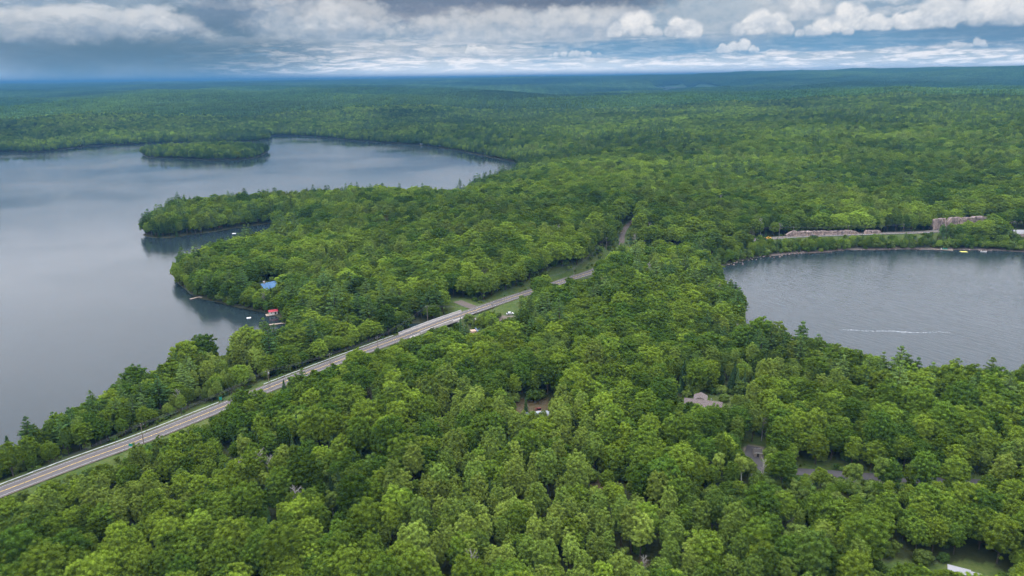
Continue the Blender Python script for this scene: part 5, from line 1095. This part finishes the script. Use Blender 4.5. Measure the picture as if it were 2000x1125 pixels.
# ------------------------------------------------------------------ the forest
def words(n):
    one = ['', 'first', 'second', 'third', 'fourth', 'fifth', 'sixth', 'seventh', 'eighth', 'ninth', 'tenth', 'eleventh', 'twelfth', 'thirteenth', 'fourteenth', 'fifteenth', 'sixteenth', 'seventeenth', 'eighteenth', 'nineteenth', 'twentieth']
    tens = {2: 'twenty', 3: 'thirty', 4: 'forty', 5: 'fifty', 6: 'sixty', 7: 'seventy', 8: 'eighty', 9: 'ninety'}
    if n <= 20: return one[n]
    if n % 10 == 0: return tens[n // 10][:-1] + 'ieth'
    return tens[n // 10] + '-' + one[n % 10]
def grow_forest():
    X, Y, Z, P, sc, tone, val, d, rd = plant(); rng = np.random.default_rng(11); n = len(X)
    rot = np.stack([rng.normal(0, .025, n), rng.normal(0, .025, n), rng.uniform(0, 6.283, n)], 1)
    scl = np.stack([sc * rng.uniform(.9, 1.12, n), sc * rng.uniform(.9, 1.12, n), sc * rng.uniform(.94, 1.08, n)], 1)
    wide = (np.array([PROTO[k][0] for k in P]) == 'maple') & (np.hypot(X, Y) > 330); scl[wide, :2] *= 1.16; scl[wide, 2] *= .94
    H = PH[P] * scl[:, 2]
    px, py, dep = project(np.stack([X, Y, Z + H], 1)); pb = project(np.stack([X, Y, Z + H * .45], 1))[1]
    vis = (px > 8) & (px < 1992) & (py < 1080) & (py > 0) & (dep > 0)
    size = H / dep
    species = np.array([PROTO[k][0] for k in P])
    # a tree whose crown top is covered by nearer, taller trees does not show: test against the crowns in front
    near = np.where(vis & (np.hypot(X, Y) < 520))[0]
    hidden = np.zeros(n, bool); order = near[np.argsort(np.hypot(X[near], Y[near]))]
    gridh = np.full((1130, 2000), False)
    for k in order:
        w = max(2, int(PR[P[k]] * sc[k] / dep[k] * FPX * .72)); x0, x1 = int(px[k]) - w, int(px[k]) + w; y0 = int(py[k]); y1 = int(min(1124, pb[k]))
        ix0, ix1 = max(0, x0), min(1999, x1); iy0, iy1 = max(0, y0), max(y0 + 2, y1)
        blk = gridh[iy0:iy1, ix0:ix1]
        if blk.size == 0 or blk.mean() > .62: hidden[k] = True
        if species[k] not in ('snag', 'bare_tree', 'rust_spruce'): gridh[iy0:1125, ix0 + w // 4:ix1 - w // 4] |= True
    solo = np.zeros(n, bool)
    quota = (('maple', 300, 7), ('aspen', 170, 7), ('birch', 40, 6), ('pine', 120, 7), ('spruce', 90, 5), ('rust_spruce', 14, 4), ('snag', 30, 5), ('bare_tree', 24, 6))
    noun = {'maple': ('broadleaf_tree', 'leafy tree', 'leafy broad-crowned trees in the foreground wood'), 'aspen': ('poplar_tree', 'poplar', 'upright poplars in the foreground wood'),
            'birch': ('birch_tree', 'white-stemmed birch', 'birches in the foreground wood'), 'pine': ('pine_tree', 'layered pine', 'pines of the foreground wood'),
            'spruce': ('spruce_tree', 'pointed spruce', 'spruces of the foreground wood'), 'rust_spruce': ('dead_spruce', 'rust-red dead spruce', 'rust-red dead spruces'),
            'snag': ('dead_tree', 'bare grey dead tree', 'bare dead trees among the green'), 'bare_tree': ('bare_tree', 'brown thin tree', 'brown half-dead trees')}
    marks = [((277, 858), 'the leftmost roadside pole'), ((432, 693), 'the grey-roofed cottage'), ((1045, 805), 'the dark-roofed house'), ((1375, 783), 'the long tan roof'), ((1478, 880), 'the little lane shed'),
             ((1650, 925), 'the paved lane'), ((1885, 1115), 'the white trailer roof'), ((1172, 960), 'the brown clearing'), ((1255, 1112), 'the bottom clearing'), ((840, 640), 'the bridge'), ((640, 712), 'the middle road pole'),
             ((980, 610), 'the roadside pull-off'), ((60, 1100), 'the bottom left corner'), ((500, 1100), 'the bottom left edge'), ((850, 1100), 'the bottom middle edge'), ((1600, 1080), 'the bottom right edge'),
             ((1980, 900), 'the right edge'), ((250, 1010), 'the near road verge'), ((1560, 640), 'the right lake\'s shore'), ((1880, 720), 'the right lake\'s corner'), ((150, 830), 'the roadside lake strip'),
             ((560, 610), 'the red-roofed boathouse'), ((523, 550), 'the blue-roofed lodge'), ((1440, 580), 'the right lake\'s bank'), ((700, 900), 'the left-centre dip'), ((900, 760), 'the mid wood')]
    MP = np.array([m[0] for m in marks], float); used = {}
    jobs = []
    for sp, q, mn in quota:
        c = np.where(vis & ~hidden & (species == sp) & (H > mn) & (np.hypot(X, Y) < 520))[0]; c = c[np.argsort(-size[c])][:q]
        solo[c] = True; rk = {}
        for k in c: rk.setdefault(int(np.hypot(MP[:, 0] - px[k], (MP[:, 1] - py[k]) * 1.3).argmin()), []).append(k)
        for mi, ks in rk.items():
            ks = sorted(ks, key=lambda k: px[k])
            for j, k in enumerate(ks):
                tn = ('deep green ', 'mid green ', 'yellow-green ')[0 if tone[k] < .36 else 1 if tone[k] < .68 else 2] if sp in ('maple', 'aspen') else ''
                pos = '' if len(ks) == 1 else ', %s such from left' % words(j + 1)
                jobs.append((k, sp, ('the only ' if False else '') + '%s%s by %s%s' % (tn, noun[sp][1], marks[mi][1], pos)))
    for k, sp, lab in jobs:
        nm, _, grp = noun[sp]
        t = bpy.data.objects.new(nm, None); COL.objects.link(t); t.location = (X[k], Y[k], Z[k]); t.rotation_euler = rot[k]; t.scale = scl[k]; t.empty_display_size = 1
        tag(t, lab, 'tree', grp)
        c = bpy.data.objects.new('branches' if sp == 'snag' else 'crown', PROTO[P[k]][1]); COL.objects.link(c); c.parent = t; c['tone'] = float(tone[k]); c['val'] = float(val[k])
        r = bpy.data.objects.new('trunk', PROTO[P[k]][2]); COL.objects.link(r); r.parent = t
    m = ~solo; sh = np.isin(species, ['shrub'])
    a = m & ~sh; scatter_obj('forest', X[a], Y[a], Z[a], P[a], rot[a], scl[a], tone[a], val[a], LIB, 'dense green mixed forest covering the land around both lakes', 'forest')
    a = m & sh; scatter_obj('undergrowth', X[a], Y[a], Z[a], P[a], rot[a], scl[a], tone[a], val[a], LIB, 'low green bushes along the road verges, shores and clearings', 'undergrowth')
grow_forest()

def far_forest():
    lib = bpy.data.collections.new('far_canopy_library')
    for v in range(4):
        rng = np.random.default_rng(900 + v); q = Q(); s = 7.4; half = 52
        for gx in np.arange(-half, half + 1, s):
            for gy in np.arange(-half, half + 1, s):
                if rng.uniform() < .04: continue
                r = rng.uniform(3.3, 5.4); con = rng.uniform() < (.12, .2, .5, .3)[v]
                h = rng.uniform(12, 18); c = np.array([gx + rng.uniform(-3.5, 3.5), gy + rng.uniform(-3.5, 3.5), h - (3 if not con else 6)])
                jit = rng.uniform(.75, 1.2, (12, 1)); sz = np.array([r, r, 6.5]) if not con else np.array([2.6, 2.6, 10])
                q.add(c + ICO * jit * sz, ICF)
        o = bpy.data.objects.new('f%02d' % v, q.mesh('far_canopy_%d' % v, [L_FAR])); lib.objects.link(o)
    rng = np.random.default_rng(5); s = 96.0
    gx, gy = np.meshgrid(np.arange(-11500, 11500, s), np.arange(1200, 15600, s)); X = (gx + rng.uniform(-12, 12, gx.shape)).ravel(); Y = (gy + rng.uniform(-12, 12, gx.shape)).ravel()
    D = np.hypot(X, Y); k = (D > 2570) & (D < 15400) & (np.abs(np.degrees(np.arctan2(X, Y))) < 43); X, Y = X[k], Y[k]
    ok = np.ones(X.size, bool)
    for c, a, b, lv in PONDS: ok &= np.hypot((X - c[0]) / (a * 1.05 + 50), (Y - c[1] + b * .25) / (b * 1.3 + 90)) > 1
    X, Y = X[ok], Y[ok]; n = X.size; e = 40.0
    z = ground(X, Y); sx = (ground(X + e, Y) - ground(X - e, Y)) / (2 * e); sy = (ground(X, Y + e) - ground(X, Y - e)) / (2 * e)
    z = np.minimum(z, (ground(X + e, Y) + ground(X - e, Y) + ground(X, Y + e) + ground(X, Y - e)) / 4) - .5
    rot = np.stack([np.arctan(sy), -np.arctan(sx), np.zeros(n)], 1)
    tone = np.clip(.5 + (fbm(X / 700, Y / 700, 91, 3) - .5) * 2.2, 0, 1)
    scatter_obj('distant_forest', X, Y, z, rng.integers(0, 4, n), rot, np.ones((n, 3)), tone, np.clip((1 + (fbm(X / 900, Y / 900, 95, 3) - .5) * 1.5) * rng.normal(1, .08, n), .5, 1.5), lib, 'far wooded hills fading to blue under the clouds', 'forest')
far_forest()

# ------------------------------------------------------------------ the air
def build_haze():
    r, z0, z1 = 36000.0, -8.0, 206.0
    V = [(x, y, z) for z in (z0, z1) for x, y in ((-r, -r), (r, -r), (r, r), (-r, r))]
    o = mesh_obj('haze', V, [(3, 2, 1, 0), (4, 5, 6, 7), (0, 1, 5, 4), (1, 2, 6, 5), (2, 3, 7, 6), (3, 0, 4, 7)])
    m = bpy.data.materials.new('haze'); m.use_nodes = True; t = m.node_tree; t.nodes.clear()
    v = t.nodes.new('ShaderNodeVolumePrincipled'); out = t.nodes.new('ShaderNodeOutputMaterial'); t.links.new(v.outputs[0], out.inputs['Volume'])
    v.inputs['Color'].default_value = (0.066, 0.205, 0.385, 1); v.inputs['Density'].default_value = 1.25e-4; v.inputs['Anisotropy'].default_value = 0.0
    o.data.materials.append(m)
    tag(o, 'blue summer haze lying over the far hills', 'haze', kind='stuff')
build_haze()
